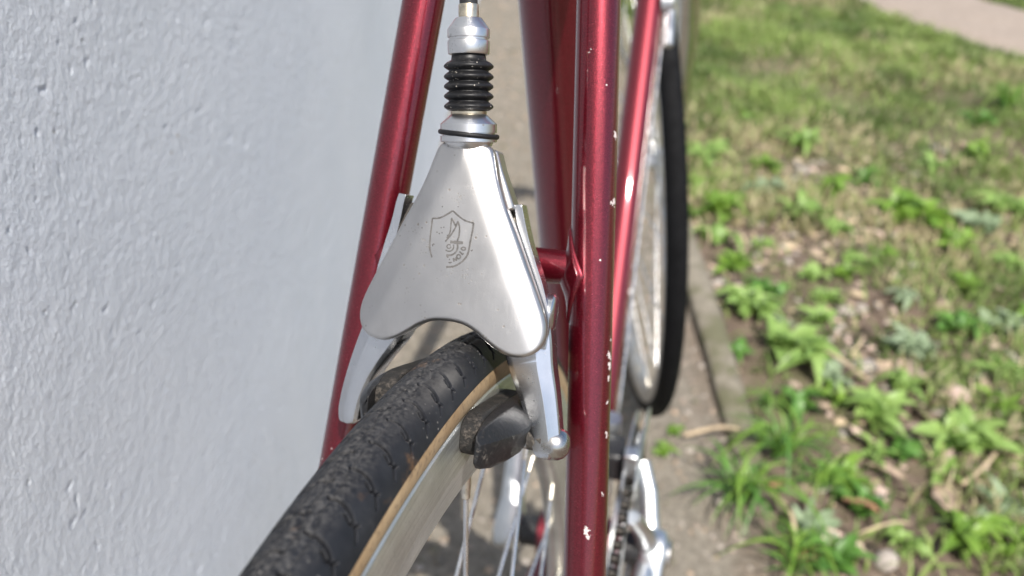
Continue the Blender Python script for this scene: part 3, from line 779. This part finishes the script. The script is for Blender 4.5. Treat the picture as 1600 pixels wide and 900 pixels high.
# ------------------------------------------------------------------ drive train
cs = empty('crankset', tuple(BB), bike)
RX, RRr = .036, .088
mb = MB(); NT_ = 44; V = []; F = []
for i in range(NT_ * 4):
    th = 2 * math.pi * i / (NT_ * 4); ph = i % 4
    ro = RRr + (.0035 if ph in (1, 2) else -.0035); ri = .064
    for (r, x) in ((ri, -.0015), (ro, -.001), (ro, .001), (ri, .0015)): V.append(ringpt(r, th, RX + x))
n = NT_ * 4
for i in range(n):
    j = (i + 1) % n
    for q in range(4): F.append((i * 4 + q, j * 4 + q, j * 4 + (q + 1) % 4, i * 4 + (q + 1) % 4))
MB().add(V, F).build('chainring', M['alu_far'], cs, auto=30)
MB().lathe([(-.002, .075), (-.002, .050), (.002, .050), (.002, .075), (-.002, .075)], (.029, 0, 0), (1, 0, 0), 60, cap=False).build('inner_chainring', M['alu_far'], cs)
def crank(s, xo, ang):
    d = Vector((0, math.cos(ang), math.sin(ang))); e = Vector((1, 0, 0)); f = d.cross(e)
    rings = []
    for t, wd, dp, xx in ((-.018, .006, .007, 0), (-.014, .0125, .0105, 0), (-.004, .0165, .0125, 0), (.008, .0165, .012, 0), (.022, .0125, .0095, s * .001), (.06, .0110, .0078, s * .004), (.11, .0100, .0068, s * .007), (.155, .0105, .0066, s * .010), (.172, .0130, .0068, s * .011), (.183, .0100, .0062, s * .011), (.188, .005, .005, s * .011)):
        rings.append([e * (xo + xx) + d * t + e * (dp * math.copysign(abs(math.cos(a)) ** .6, math.cos(a))) + f * (wd * math.copysign(abs(math.sin(a)) ** .75, math.sin(a))) for a in np.linspace(0, 2 * math.pi, 20, endpoint=False)])
    return MB().loft(rings).build('crank_arm', M['alu_far'], cs, auto=60)
CA = R_(42)
crank(-1, -.060, CA); crank(1, .057, CA + math.pi)
for k in range(5):
    an = CA + math.pi + 2 * math.pi * (k + .5) / 5; d = Vector((0, math.cos(an), math.sin(an)))
    MB().tube([Vector((.053, 0, 0)) + d * .010, Vector((.048, 0, 0)) + d * .045, Vector((.040, 0, 0)) + d * .068], [.009, .0075, .0065], 14, flat=.8).build('spider_arm', M['alu_far'], cs)
MB().lathe([(0, .011), (.004, .011), (.0055, .009), (.006, .0001)], (.066, 0, 0), (1, 0, 0), 24).build('dust_cap', M['alu_barrel'], cs)
MB().tube([(-.052, 0, 0), (.050, 0, 0)], .0125, 20).build('axle', M['black'], cs)
ch = empty('chain', tuple(BB), bike)
pts = []
for an in np.arange(-80, 96, math.degrees(.0127 / RRr)): pts.append(Vector(ringpt(RRr, R_(an), RX)))
e = pts[-1]; tgt = Vector((.036, -.409 - .0, .07 + .035)); Ld = (tgt - e).length; nl = int(Ld / .0127)
for k in range(1, nl + 1): pts.append(e + (tgt - e) * (k * .0127 / Ld))
base_link = None
for i in range(len(pts) - 1):
    p, q = pts[i], pts[i + 1]; d = (q - p).normalized(); e_ = Vector((1, 0, 0)); f_ = d.cross(e_); c = (p + q) / 2
    Mx = Matrix((e_, d, f_)).transposed()
    if base_link is None:
        mb = MB()
        for s in (-1, 1):
            mb.box((s * .0026, 0, 0), (.0011, .0150, .0052)); mb.box((s * .0026, -.0055, 0), (.0012, .0052, .0082)); mb.box((s * .0026, .0055, 0), (.0012, .0052, .0082))
        mb.tube([(-.0036, -.00635, 0), (.0036, -.00635, 0)], .0036, 10)
        lk = mb.build('link', M['chain'], ch, bevel=.0003, segs=1); base_link = lk
    else:
        lk = base_link.copy(); col.objects.link(lk); lk.parent = ch
    lk.location = c; lk.rotation_euler = Mx.to_euler()

fd = empty('front_derailleur', tuple(BB + SD * .10), bike)
def q_(x, y, z): return Vector((x, y, z)) - (BB + SD * .10)
MB().lathe([(-.009, .0152), (-.009, .0178), (.009, .0178), (.009, .0152)], (0, 0, 0), SD, 32).build('clamp_band', M['alu_far'], fd)
MB().box(q_(.022, .405, .368), (.016, .026, .024)).build('body', M['black'], fd, bevel=.003)
MB().box(q_(.0245, .420, .356), (.010, .018, .024)).build('link_arm', M['ivory'], fd, bevel=.003)
MB().tube([q_(.016, .425, .375), q_(.016, .425, .388)], .008, 18).build('clamp_bolt', M['alu_far'], fd)
for dx, ln in ((.0405, 0), (.0315, -.004)):
    V = [q_(dx, BB.y + (.094 + 0) * math.cos(R_(a)) , BB.z + (.094) * math.sin(R_(a))) for a in np.linspace(48, 112, 12)] + [q_(dx, BB.y + (.112 + ln) * math.cos(R_(a)), BB.z + (.112 + ln) * math.sin(R_(a))) for a in np.linspace(112, 48, 12)]
    n = len(V); V2 = [v + Vector((.0014, 0, 0)) for v in V]
    F = [(i, (i + 1) % n, n + (i + 1) % n, n + i) for i in range(n)] + [(i, i + 1, n - 2 - i, n - 1 - i) for i in range(n // 2 - 1)] + [(n + i, n + n - 1 - i, n + n - 2 - i, n + i + 1) for i in range(n // 2 - 1)]
    MB().add(V + V2, F).build('cage_plate', M['alu_far'], fd, bevel=.0003)
MB().box(q_(.036, BB.y - .020, BB.z + .108), (.010, .012, .020)).build('cage_bridge', M['alu_far'], fd, bevel=.0015)
MB().tube([BB + Vector((.012, .02, -.02)), BB + Vector((.0165, .02, .012)), BB + (ha - BB) * .12 + Vector((.0175, 0, .004)), BB + (ha - BB) * .80 + Vector((.0175, 0, .004))], .0011, 8).build('shift_cable', M['spoke'], bike)
MB().lathe([(0, .010), (.010, .010), (.012, .006)], BB + (ha - BB) * .80 + Vector((.014, 0, .004)), (1, 0, 0), 18).tube([BB + (ha - BB) * .80 + Vector((.022, 0, .004)), BB + (ha - BB) * .72 + Vector((.024, 0, .010))], .004, 10).build('shift_lever', M['alu_far'], bike)

# ------------------------------------------------------------------ front wheel
fwh = empty('front_wheel', (0, 0, 0), bike)
Wm = Matrix.Translation((.1955, 1.082, 0)) @ Matrix.Rotation(.0440, 4, 'Z') @ Matrix.Rotation(-.118, 4, 'Y') @ Matrix.Translation((0, 0, BR_))
FWM = bike.matrix_world.inverted() @ Wm; fwh.matrix_local = FWM
nth, nph = 220, 30
V = []; F = []
phs = np.radians(np.linspace(-125, 125, nph))
for i in range(nth):
    th = 2 * math.pi * i / nth
    for j, p in enumerate(phs):
        tw = .00025 * math.cos(6 * p * 2) if abs(p) < 1.2 else 0
        r = BR_ - .0115 + (.0115 + tw) * math.cos(p); V.append((.0115 * math.sin(p), r * math.cos(th), r * math.sin(th)))
for i in range(nth):
    i2 = (i + 1) % nth
    for j in range(nph - 1): F.append((i * nph + j, i2 * nph + j, i2 * nph + j + 1, i * nph + j + 1))
o = mesh('tyre', V, F, [M['tyre_front'], M['tan']], fwh)
mi = [1 if abs(.5 * (phs[k % (nph - 1)] + phs[k % (nph - 1) + 1])) > 9 else 0 for k in range(len(F))]
o.data.polygons.foreach_set('material_index', mi)
hubc = FWM @ Vector((0, 0, 0)); hax = (FWM.to_3x3() @ Vector((1, 0, 0))).normalized()
ful = (CROWN - hubc); fn = (FWM.to_3x3() @ Vector((0, 1, 0))).normalized()
for s in (1, -1):
    MB().tube([CROWN + hax * (s * .030) - ful * -.01, hubc + ful * .62 + hax * (s * .045), hubc + ful * .30 + hax * (s * .048) - fn * .010, hubc + ful * .12 + hax * (s * .050) - fn * .010, hubc + hax * (s * .051)], [.0125, .0120, .0095, .0080, .0065], 22, flat=.8).build('fork_blade', M['chrome'], bike)
MB().tube([CROWN - hax * .036, CROWN + hax * .036], .014, 20).build('fork_crown', M['chrome'], bike)
M['tyre_front'].node_tree.nodes['Principled BSDF'].inputs['Specular IOR Level'].default_value = .12
rim(fwh, BR_, M['rim_far'], 160, .0085)
spokes(fwh, 36, 4, .302, (.033, .033), .020, .0008)
MB().lathe([(-.055, .006), (-.050, .009), (-.040, .010), (-.036, .021), (-.032, .021), (-.028, .010), (.028, .010), (.032, .021), (.036, .021), (.040, .010), (.050, .009), (.055, .006)], (0, 0, 0), (1, 0, 0), 28).build('hub', M['alu_far'], fwh)
MB().tube([(-.066, 0, 0), (-.052, 0, 0)], .009, 16).tube([(-.064, 0, 0), (-.068, .03, .02), (-.070, .055, .03)], [.006, .005, .004], 12).build('quick_release', M['alu_far'], fwh)

# ------------------------------------------------------------------ plants, litter
def leaf_mesh(name, L, Wd, curl, mat, notch=0.0, nseg=6):
    V = []; F = []
    for i in range(nseg + 1):
        t = i / nseg; wd = Wd * (.18 + .82 * math.sin(math.pi * min(1, t ** .75 * .97 + .02))) * (1 - .55 * (t > .97))
        wd *= 1 + notch * (1 if i % 2 else -1)
        z = L * curl * (t - t * t * 1.15); y = L * t * (1 - .15 * curl * t)
        V += [(-wd / 2, y, z + .16 * wd), (0, y, z - .04 * wd), (wd / 2, y, z + .16 * wd)]
    for i in range(nseg):
        for k in range(2): F.append((i * 3 + k, i * 3 + k + 1, i * 3 + k + 4, i * 3 + k + 3))
    me = bpy.data.meshes.new(name); me.from_pydata(V, [], F); me.materials.append(mat)
    me.polygons.foreach_set('use_smooth', [True] * len(F)); return me
LM = {}
for key, mt in (('light', 'leaf_light'), ('mid', 'leaf_mid'), ('grey', 'leaf_grey'), ('dark', 'leaf_dark')):
    LM[key] = [leaf_mesh('leaf', .060, .021, .7, M[mt]), leaf_mesh('leaf', .052, .024, .5, M[mt], .10), leaf_mesh('leaf', .066, .017, .9, M[mt], .06), leaf_mesh('leaf', .042, .025, .35, M[mt])]
LM['blade'] = [leaf_mesh('leaf', .095, .0042, 1.1, M['leaf_dark']), leaf_mesh('leaf', .075, .0038, .8, M['leaf_dark']), leaf_mesh('leaf', .11, .0046, 1.3, M['leaf_mid'])]
def weed(name, x, y, key, n, size, label, cat='weed', upright=.85, group='leafy weeds in the rough grass'):
    z = float(gz(x, y)) - .004
    r = empty(name, (x, y, z)); tag(r, label, cat, group)
    a0 = random.random() * 6.28
    n = int(n * 2.0); size *= random.choice((.78, .9, 1.0, 1.1, 1.25))
    subs = [(0, 0)] + [(random.uniform(-.024, .024) * size, random.uniform(-.024, .024) * size) for _ in range(3 if key != 'blade' else 1)]
    for i in range(n):
        me = random.choice(LM[key]); o = bpy.data.objects.new('leaf', me); col.objects.link(o); o.parent = r
        ring = i / n; an = a0 + i * 2.39996 + random.uniform(-.2, .2)
        tilt = upright * (1.25 - .9 * (1 - ring)) * random.uniform(.7, 1.2)
        o.rotation_euler = (tilt, random.uniform(-.25, .25), an)
        s_ = (1.12 if key != 'blade' else 1.1) * size * random.uniform(.7, 1.15) * (1 - .30 * ring); o.scale = (s_, s_, s_)
        sc_ = subs[i % len(subs)]; o.location = (sc_[0] + random.uniform(-.005, .005), sc_[1] + random.uniform(-.005, .005), .002)
        o.scale = (s_ * random.uniform(.75, 1.25), s_, s_ * random.uniform(.6, 1.5))
    return r
WE = [
 (.440, 1.643, 'mid', 16, .95, 'bushy mid green weed close beside the front tyre, just above hub height in the photo'),
 (.591, 1.617, 'light', 16, 1.0, 'pale green weed with upright leaves, second clump right of the front tyre'),
 (.411, 1.411, 'mid', 14, .8, 'small rounded yellow green weed beside the bare earth right of the tyre'),
 (.412, 1.267, 'light', 20, 1.0, 'large light green rosette touching the edging strip beside the front tyre'),
 (.465, 1.122, 'light', 18, 1.0, 'light green rosette with drooping leaves just below the largest kerbside rosette'),
 (.852, 1.649, 'mid', 24, 1.25, 'tallest bright green weed clump, upright blades, upper middle of the verge'),
 (.903, 1.545, 'mid', 16, 1.0, 'green weed leaning against the right foot of the tallest clump'),
 (1.070, 1.721, 'light', 18, 1.05, 'pale green weed at the right edge, level with the tallest clump'),
 (.660, 1.555, 'light', 9, .7, 'little pale weed left of the tallest clump beside a bare patch'),
 (.626, 1.399, 'mid', 10, .7, 'low green weed on bare soil halfway between kerb rosette and right edge'),
 (.675, 1.186, 'grey', 22, .75, 'grey green feathery weed between pale stones in the verge middle'),
 (.858, 1.390, 'mid', 14, .85, 'fresh green weed below the brown bare earth near the right edge'),
 (.776, 1.234, 'dark', 12, .75, 'dark green low weed right of the grey feathery one'),
 (.785, 1.109, 'light', 15, .9, 'pale serrated weed at the right edge above the pink stone'),
 (.550, .973, 'light', 16, .85, 'pale green rosette left of the pink stone in the lower verge'),
 (.654, .940, 'light', 24, 1.1, 'big spreading rosette with yellow green heart below the pink stone'),
 (.560, .905, 'dark', 12, .6, 'small dark green weed left of the big spreading rosette'),
 (.582, .752, 'mid', 16, 1.0, 'broad leafed green weed in the bottom right corner'),
 (.640, .755, 'mid', 12, .9, 'weed cut by the right edge beside the corner weed'),
 (.391, .765, 'grey', 14, .7, 'grey green weed among brown litter in the bottom of the verge'),
 (.564, 1.392, 'light', 10, .75, 'small pale weed right of the yellow green rounded weed'),
 (.470, .800, 'dark', 12, .7, 'dark weed between dry leaves at the bottom of the verge'),
 (.500, 1.060, 'grey', 10, .6, 'silvery low weed below the drooping kerbside rosette'),
 (.443, 1.915, 'light', 14, .9, 'pale weed behind the front tyre near the brown patch of earth'),
 (.593, 1.898, 'mid', 14, .9, 'green weed in the middle of the upper grass, right of the brown patch'),
]
SM = [(.36, 1.62), (.50, 1.50), (.74, 1.50), (.47, 1.33), (.53, 1.24), (.70, 1.31), (.92, 1.28), (.60, 1.05), (.48, 1.02), (.43, .99), (.52, .90), (.66, .83), (.46, .86), (.50, .74),
      (.70, 1.75), (.80, 1.85), (1.0, 1.95), (.55, 1.75), (1.15, 2.05), (.72, 2.05), (.60, 2.2), (1.25, 2.25), (.95, 1.45), (.85, 1.25), (.74, 1.02), (.61, .88), (.36, .93), (.37, 1.12), (.40, 1.52), (.98, 1.62), (.42, 1.75), (.66, 1.45), (.80, 1.62), (.39, .72), (.57, 1.32), (.46, 1.20)]
SL = ['small green weed squeezed between the front tyre and the bushy weed', 'little pale weed below the second clump right of the front tyre', 'small green weed just below the tallest clump', 'low dark weed right of the yellow green rounded weed', 'pale seedling right of the large kerbside rosette', 'grey weed between pale stones above the feathery one', 'small green weed below the upper right bare patch', 'little pale weed left of the pink stone', 'green seedling under the drooping kerbside rosette', 'dark small weed touching the edging strip below the rosettes', 'pale weed below the pink dry leaf', 'grey weed right of the big spreading rosette', 'green weed above the thin dark grass tuft', 'pale weed over the pinkish dry leaf at the bottom', 'green weed behind the tallest clump on its left', 'dark weed above the tallest clump in the upper grass', 'pale weed above the right edge clump', 'grey seedling between the brown patch and the tallest clump', 'green weed far right in the upper grass below the lush tuft', 'pale weed in the middle of the upper grass', 'green weed in the upper grass behind the brown patch', 'dark weed left of the lush tuft near the path', 'pale weed near the right edge between two green clumps', 'grey weed left of the pale serrated weed', 'green weed right of the pink stone', 'pale weed tucked against the left of the big spreading rosette', 'small green weed at the end of the edging strip', 'dark weed beside the edging strip below the large rosette', 'pale weed hugging the edging strip above the rounded weed', 'grey weed left of the right edge pale clump', 'green weed behind the front tyre above the bushy weed', 'pale weed in the verge middle above the low green weed', 'green weed touching the left foot of the tallest clump', 'dark seedling at the bottom between grass tuft and stone', 'pale weed left of the flat light stone', 'grey seedling between the two light green kerbside rosettes']
for i, (x, y) in enumerate(SM): weed('weed_plant', x, y, ('mid', 'light', 'mid', 'dark', 'light', 'grey')[i % 6], 6 + i % 4, (.62 + .06 * (i % 5)) * (1.5 if y > 1.6 else 1), SL[i], group='small weeds among the verge grass')
for (x, y, k, n, s, lb) in WE: weed('weed_plant', x, y, k, n, s, lb)
TU = [(.320, .800, 26, 1.0, 'long bladed dark green grass tuft over the lower end of the edging strip'), (.392, .890, 22, .9, 'dark grass tuft just right of the lower edging strip end'),
      (.430, .840, 18, .8, 'thin dark grass tuft right of the lower two tufts'), (.385, 1.000, 14, .7, 'small dark grass tuft beside the edging strip above the long tuft'), (1.378, 2.414, 24, 1.2, 'lush green grass tuft at the right edge below the path'),
      (.350, .690, 20, .9, 'dark grass tuft at the bottom edge right of the crank')]
for (x, y, n, s, lb) in TU: weed('grass_tuft', x, y, 'blade', n, s, lb, 'grass tuft', .8, 'dark grass tufts along the edging')

# loose grass, thicker towards the back
def grass(n):
    x = rng.uniform(.34, 2.9, n); y = rng.uniform(.45, 4.9, n) ** 1.0
    dens = fbm(x * 2.6, y * 2.6, 4, 41) + .17 * (y - 1.75) - .03 * (x < .45)
    dens = dens + .05 * np.exp(-(((x - .46) / .14) ** 2 + ((y - .80) / .13) ** 2))
    keep = rng.random(n) < np.clip((dens - .39) * 4.5, .10, 1)
    # not on the path
    lx = np.interp(y, L[::-1, 1], L[::-1, 0]); rx = np.interp(y, Rr[::-1, 1], Rr[::-1, 0])
    onp = (x > lx + .02) & (x < np.interp(y, Rr[::-1, 1], Rr[::-1, 0])) & (y > 2.0)
    keep &= ~onp
    x, y = x[keep], y[keep]; n = len(x)
    z = gz(x, y) - .006
    h = rng.uniform(.014, .046, n) * (.35 + 1.3 * fbm(x * 7, y * 7, 3, 43)); wd = rng.uniform(.0014, .0034, n)
    an = rng.uniform(0, 6.283, n); le = rng.uniform(.2, 1.15, n)
    dx, dy = np.cos(an), np.sin(an)
    P = np.zeros((n, 5, 3))
    for k, (t, ww) in enumerate(((0, 1), (0, -1), (.55, .8), (.55, -.8), (1, 0))):
        b = le * t * t; P[:, k, 0] = x + dx * h * b + (-dy) * wd * ww; P[:, k, 1] = y + dy * h * b + dx * wd * ww; P[:, k, 2] = z + h * t * (1 - .35 * le * t)
    F = np.concatenate([np.array([[0, 1, 3], [0, 3, 2], [2, 3, 4]])[None] + (np.arange(n) * 5)[:, None, None]]).reshape(-1, 3)
    o = fast_mesh('grass', P.reshape(-1, 3), F, M['grass'], smooth=False)
    hue = .5 + (fbm(x * 7, y * 7, 4, 47) - .5) * 2.2 + rng.normal(0, .13, n)
    dry = (rng.random(n) < np.clip(.13 + (fbm(x * 3.3, y * 3.3, 3, 51) - .5) * 2.6 - .18 * (y < 1.5), .04, .75))
    g1 = np.array([.105, .165, .038]); g2 = np.array([.27, .36, .10]); t = np.clip((hue - .2) / .6, 0, 1)[:, None]
    c = g1 + (g2 - g1) * t; d1 = np.array([.32, .29, .14]); d2 = np.array([.60, .52, .33]); dc = d1 + (d2 - d1) * rng.random((n, 1))
    c = np.where(dry[:, None], dc, c)
    ca = o.data.color_attributes.new('tint', 'FLOAT_COLOR', 'POINT'); C4 = np.concatenate([np.repeat(c, 5, 0), np.ones((n * 5, 1))], 1).astype(np.float32)
    ca.data.foreach_set('color', C4.ravel())
    tag(o, kind='stuff')
grass(190000)

def blob_mesh(name, r, sq, mat, seed):
    bm = bmesh.new(); bmesh.ops.create_icosphere(bm, subdivisions=2, radius=r)
    for v in bm.verts:
        k = 1 + .35 * mnoise.noise(v.co * (1.1 / r) + Vector((seed, 0, 0))); v.co = Vector((v.co.x * k, v.co.y * k * .8, v.co.z * k * sq))
    me = bpy.data.meshes.new(name); bm.to_mesh(me); bm.free(); me.materials.append(mat)
    me.polygons.foreach_set('use_smooth', [True] * len(me.polygons)); return me
def dryleaf_mesh(name, L_, W_, mat, seed):
    V = []; F = []; n = 7
    for i in range(n + 1):
        t = i / n; wd = W_ * math.sin(math.pi * (t * .94 + .03)) * (1 + .25 * math.sin(i * 2.3 + seed))
        for k in (-1, -.5, 0, .5, 1):
            V.append((k * wd / 2, L_ * (t - .5), .25 * W_ * (k * k) + .12 * L_ * math.sin(t * 3 + seed) + .03 * L_ * math.sin(k * 4 + i + seed)))
    for i in range(n):
        for k in range(4): F.append((i * 5 + k, i * 5 + k + 1, i * 5 + k + 6, i * 5 + k + 5))
    me = bpy.data.meshes.new(name); me.from_pydata(V, [], F); me.materials.append(mat); me.polygons.foreach_set('use_smooth', [True] * len(F)); return me
def place(name, me, x, y, rot, s, dz, label=None, cat=None, group=None):
    o = bpy.data.objects.new(name, me); col.objects.link(o); o.location = (x, y, float(gz(x, y)) + dz); o.rotation_euler = rot; o.scale = (s, s, s)
    return tag(o, label, cat, group)
ST = [(.677, 1.021, 'dry_pink', .021, 'rounded pink stone above the big spreading rosette'), (.622, 1.288, 'stone', .014, 'pale stone in the verge middle below the low green weed'),
      (.526, 1.436, 'stone', .011, 'small pale stone right of the yellow green rounded weed'), (.773, 1.451, 'stone', .013, 'pale stone left of the bare brown earth near the right edge'),
      (.723, 1.398, 'stone', .012, 'flat light stone beneath the green weed right of the tallest clump'), (.469, .712, 'stone', .017, 'whitish stone at the bottom edge among brown litter'), (.215, 1.02, 'stone', .010, 'whitish pebble on the gravel just right of the front tyre')]
for i, (x, y, mt, r, lb) in enumerate(ST): place('stone', blob_mesh('stone', r, .55, M[mt], i * 3.7), x, y, (0, 0, i * 1.3), 1, r * .25, lb, 'stone', 'stones lying in the verge')
DL = [(.620, 1.078, 'dry_pink', .045, .028, 'whitish dry leaf upright between the grey weed and the pink stone'), (.597, 1.090, 'dry', .040, .022, 'brown dry leaf behind the whitish one left of the pink stone'),
      (.507, .928, 'dry_pink', .050, .022, 'pale pink dry leaf below the rosette left of the pink stone'), (.579, .815, 'dry', .060, .024, 'greyish brown curled leaf above the broad leafed corner weed'),
      (.408, .728, 'dry_pink', .040, .026, 'pinkish dry leaf at the bottom, left of a second pale one'), (.432, .724, 'dry_pink', .034, .018, 'narrow pale dry leaf right of the pinkish one at the bottom'),
      (.359, .818, 'dry_orange', .024, .018, 'small orange dry leaf in the dark grass tuft'), (.372, .705, 'dry_orange', .036, .016, 'orange brown dry leaf at the bottom edge near the grass tuft'),
      (.520, .860, 'dry', .050, .02, 'brown leaf on bare soil under the small dark weed'), (.640, 1.055, 'dry', .055, .022, 'grey leaf leaning on the pink stone from the left'),
      (.470, .98, 'dry', .04, .02, 'brown dry leaf left of the pale lower rosette'), (.46, .79, 'dry_orange', .045, .02, 'rusty brown leaf beside the dark weed at the bottom')]
for i, (x, y, mt, a, b, lb) in enumerate(DL): place('dry_leaf', dryleaf_mesh('dry_leaf', a, b, M[mt], i * 1.7), x, y, (random.uniform(-.3, .3), random.uniform(-.4, .4), i * 2.1), 1, .010, lb, 'dry leaf', 'dry leaves in the verge')
TW = [((.44, 1.16), (.56, 1.05), .0026, 'long dry straw stalk below the light green kerbside rosettes'), ((.55, 1.12), (.60, 1.20), .0022, 'short dry straw stalk pointing at the grey feathery weed'),
      ((.352, .80), (.362, .70), .0030, 'whitish dry stalk crossing the dark grass at the bottom'), ((.252, .905), (.345, .93), .0028, 'brown stalk lying over the gravel towards the edging strip'),
      ((.62, .85), (.70, .92), .0028, 'curved brown twig right of the big spreading rosette'), ((.44, .74), (.52, .77), .0016, 'thin bent straw at the bottom of the verge')]
for (a, b, r, lb) in TW:
    P = []
    for t in np.linspace(0, 1, 7):
        x = a[0] + (b[0] - a[0]) * t; y = a[1] + (b[1] - a[1]) * t
        P.append((x + .006 * math.sin(t * 5), y + .004 * math.cos(t * 4), float(gz(x, y)) + .010 + .014 * math.sin(t * 3.1)))
    o = MB().tube(P, r, 8).build('stalk', M['straw']); tag(o, lb, 'stalk', 'dry stalks in the verge')
for (x, y, lb) in ((.246, .93, 'upper of two yellow moss tufts on the gravel beside the chainring'), (.222, .885, 'lower of two yellow moss tufts on the gravel beside the chainring')):
    weed('moss_tuft', x, y, 'mid', 14, .25, lb, 'moss', .9, 'moss tufts on the gravel')

# litter and gravel nobody could count
def scatter(name, n, xr, yr, size, mats, fn, flat):
    base = []
    bm = bmesh.new(); bmesh.ops.create_icosphere(bm, subdivisions=1, radius=1.0)
    BV = np.array([v.co for v in bm.verts]); BF = np.array([[v.index for v in f.verts] for f in bm.faces]); bm.free()
    x = rng.uniform(*xr, n); y = rng.uniform(*yr, n); k = rng.random(n) < fn(x, y); x, y = x[k], y[k]; n = len(x)
    s = rng.uniform(*size, n) * rng.choice([1, 1, 1, 1.7], n); a = rng.uniform(0, 6.28, n)
    sc = np.stack([s * rng.uniform(.7, 1.3, n), s * rng.uniform(.7, 1.3, n), s * flat * rng.uniform(.6, 1.2, n)], 1)
    P = BV[None] * sc[:, None] * (1 + .25 * rng.normal(size=(n, len(BV), 1)).clip(-1, 1))
    ca, sa = np.cos(a)[:, None], np.sin(a)[:, None]; tx = rng.normal(0, .25, n)[:, None]
    X_ = P[..., 0] * ca - P[..., 1] * sa; Y_ = P[..., 0] * sa + P[..., 1] * ca; Z_ = P[..., 2] + tx * P[..., 0]
    V = np.stack([X_ + x[:, None], Y_ + y[:, None], Z_ + (gz(x, y) + s * flat * .3 - .004)[:, None]], -1).reshape(-1, 3)
    F = (BF[None] + (np.arange(n) * len(BV))[:, None, None]).reshape(-1, 3)
    o = fast_mesh(name, V, F, mats, smooth=True)
    o.data.polygons.foreach_set('material_index', np.repeat(rng.integers(0, len(mats), n), len(BF)).astype(np.int32)); o.data.update()
    return tag(o, kind='stuff')
scatter('gravel', 9000, (-.185, .32), (.35, 4.0), (.0012, .0040), [M['stone'], M['dry'], M['kerb'], M['soil'], M['path']], lambda x, y: np.ones_like(x) * .9, .6)
scatter('leaf_litter', 9500, (.34, 1.4), (.5, 2.2), (.003, .013), [M['dry'], M['dry_pink'], M['soil'], M['straw'], M['stone'], M['soil']], lambda x, y: np.clip((fbm(x * 5, y * 5, 3, 61) - .35) * 3, .1, 1) * np.clip((2.2 - y) / .8, 0, 1), .22)
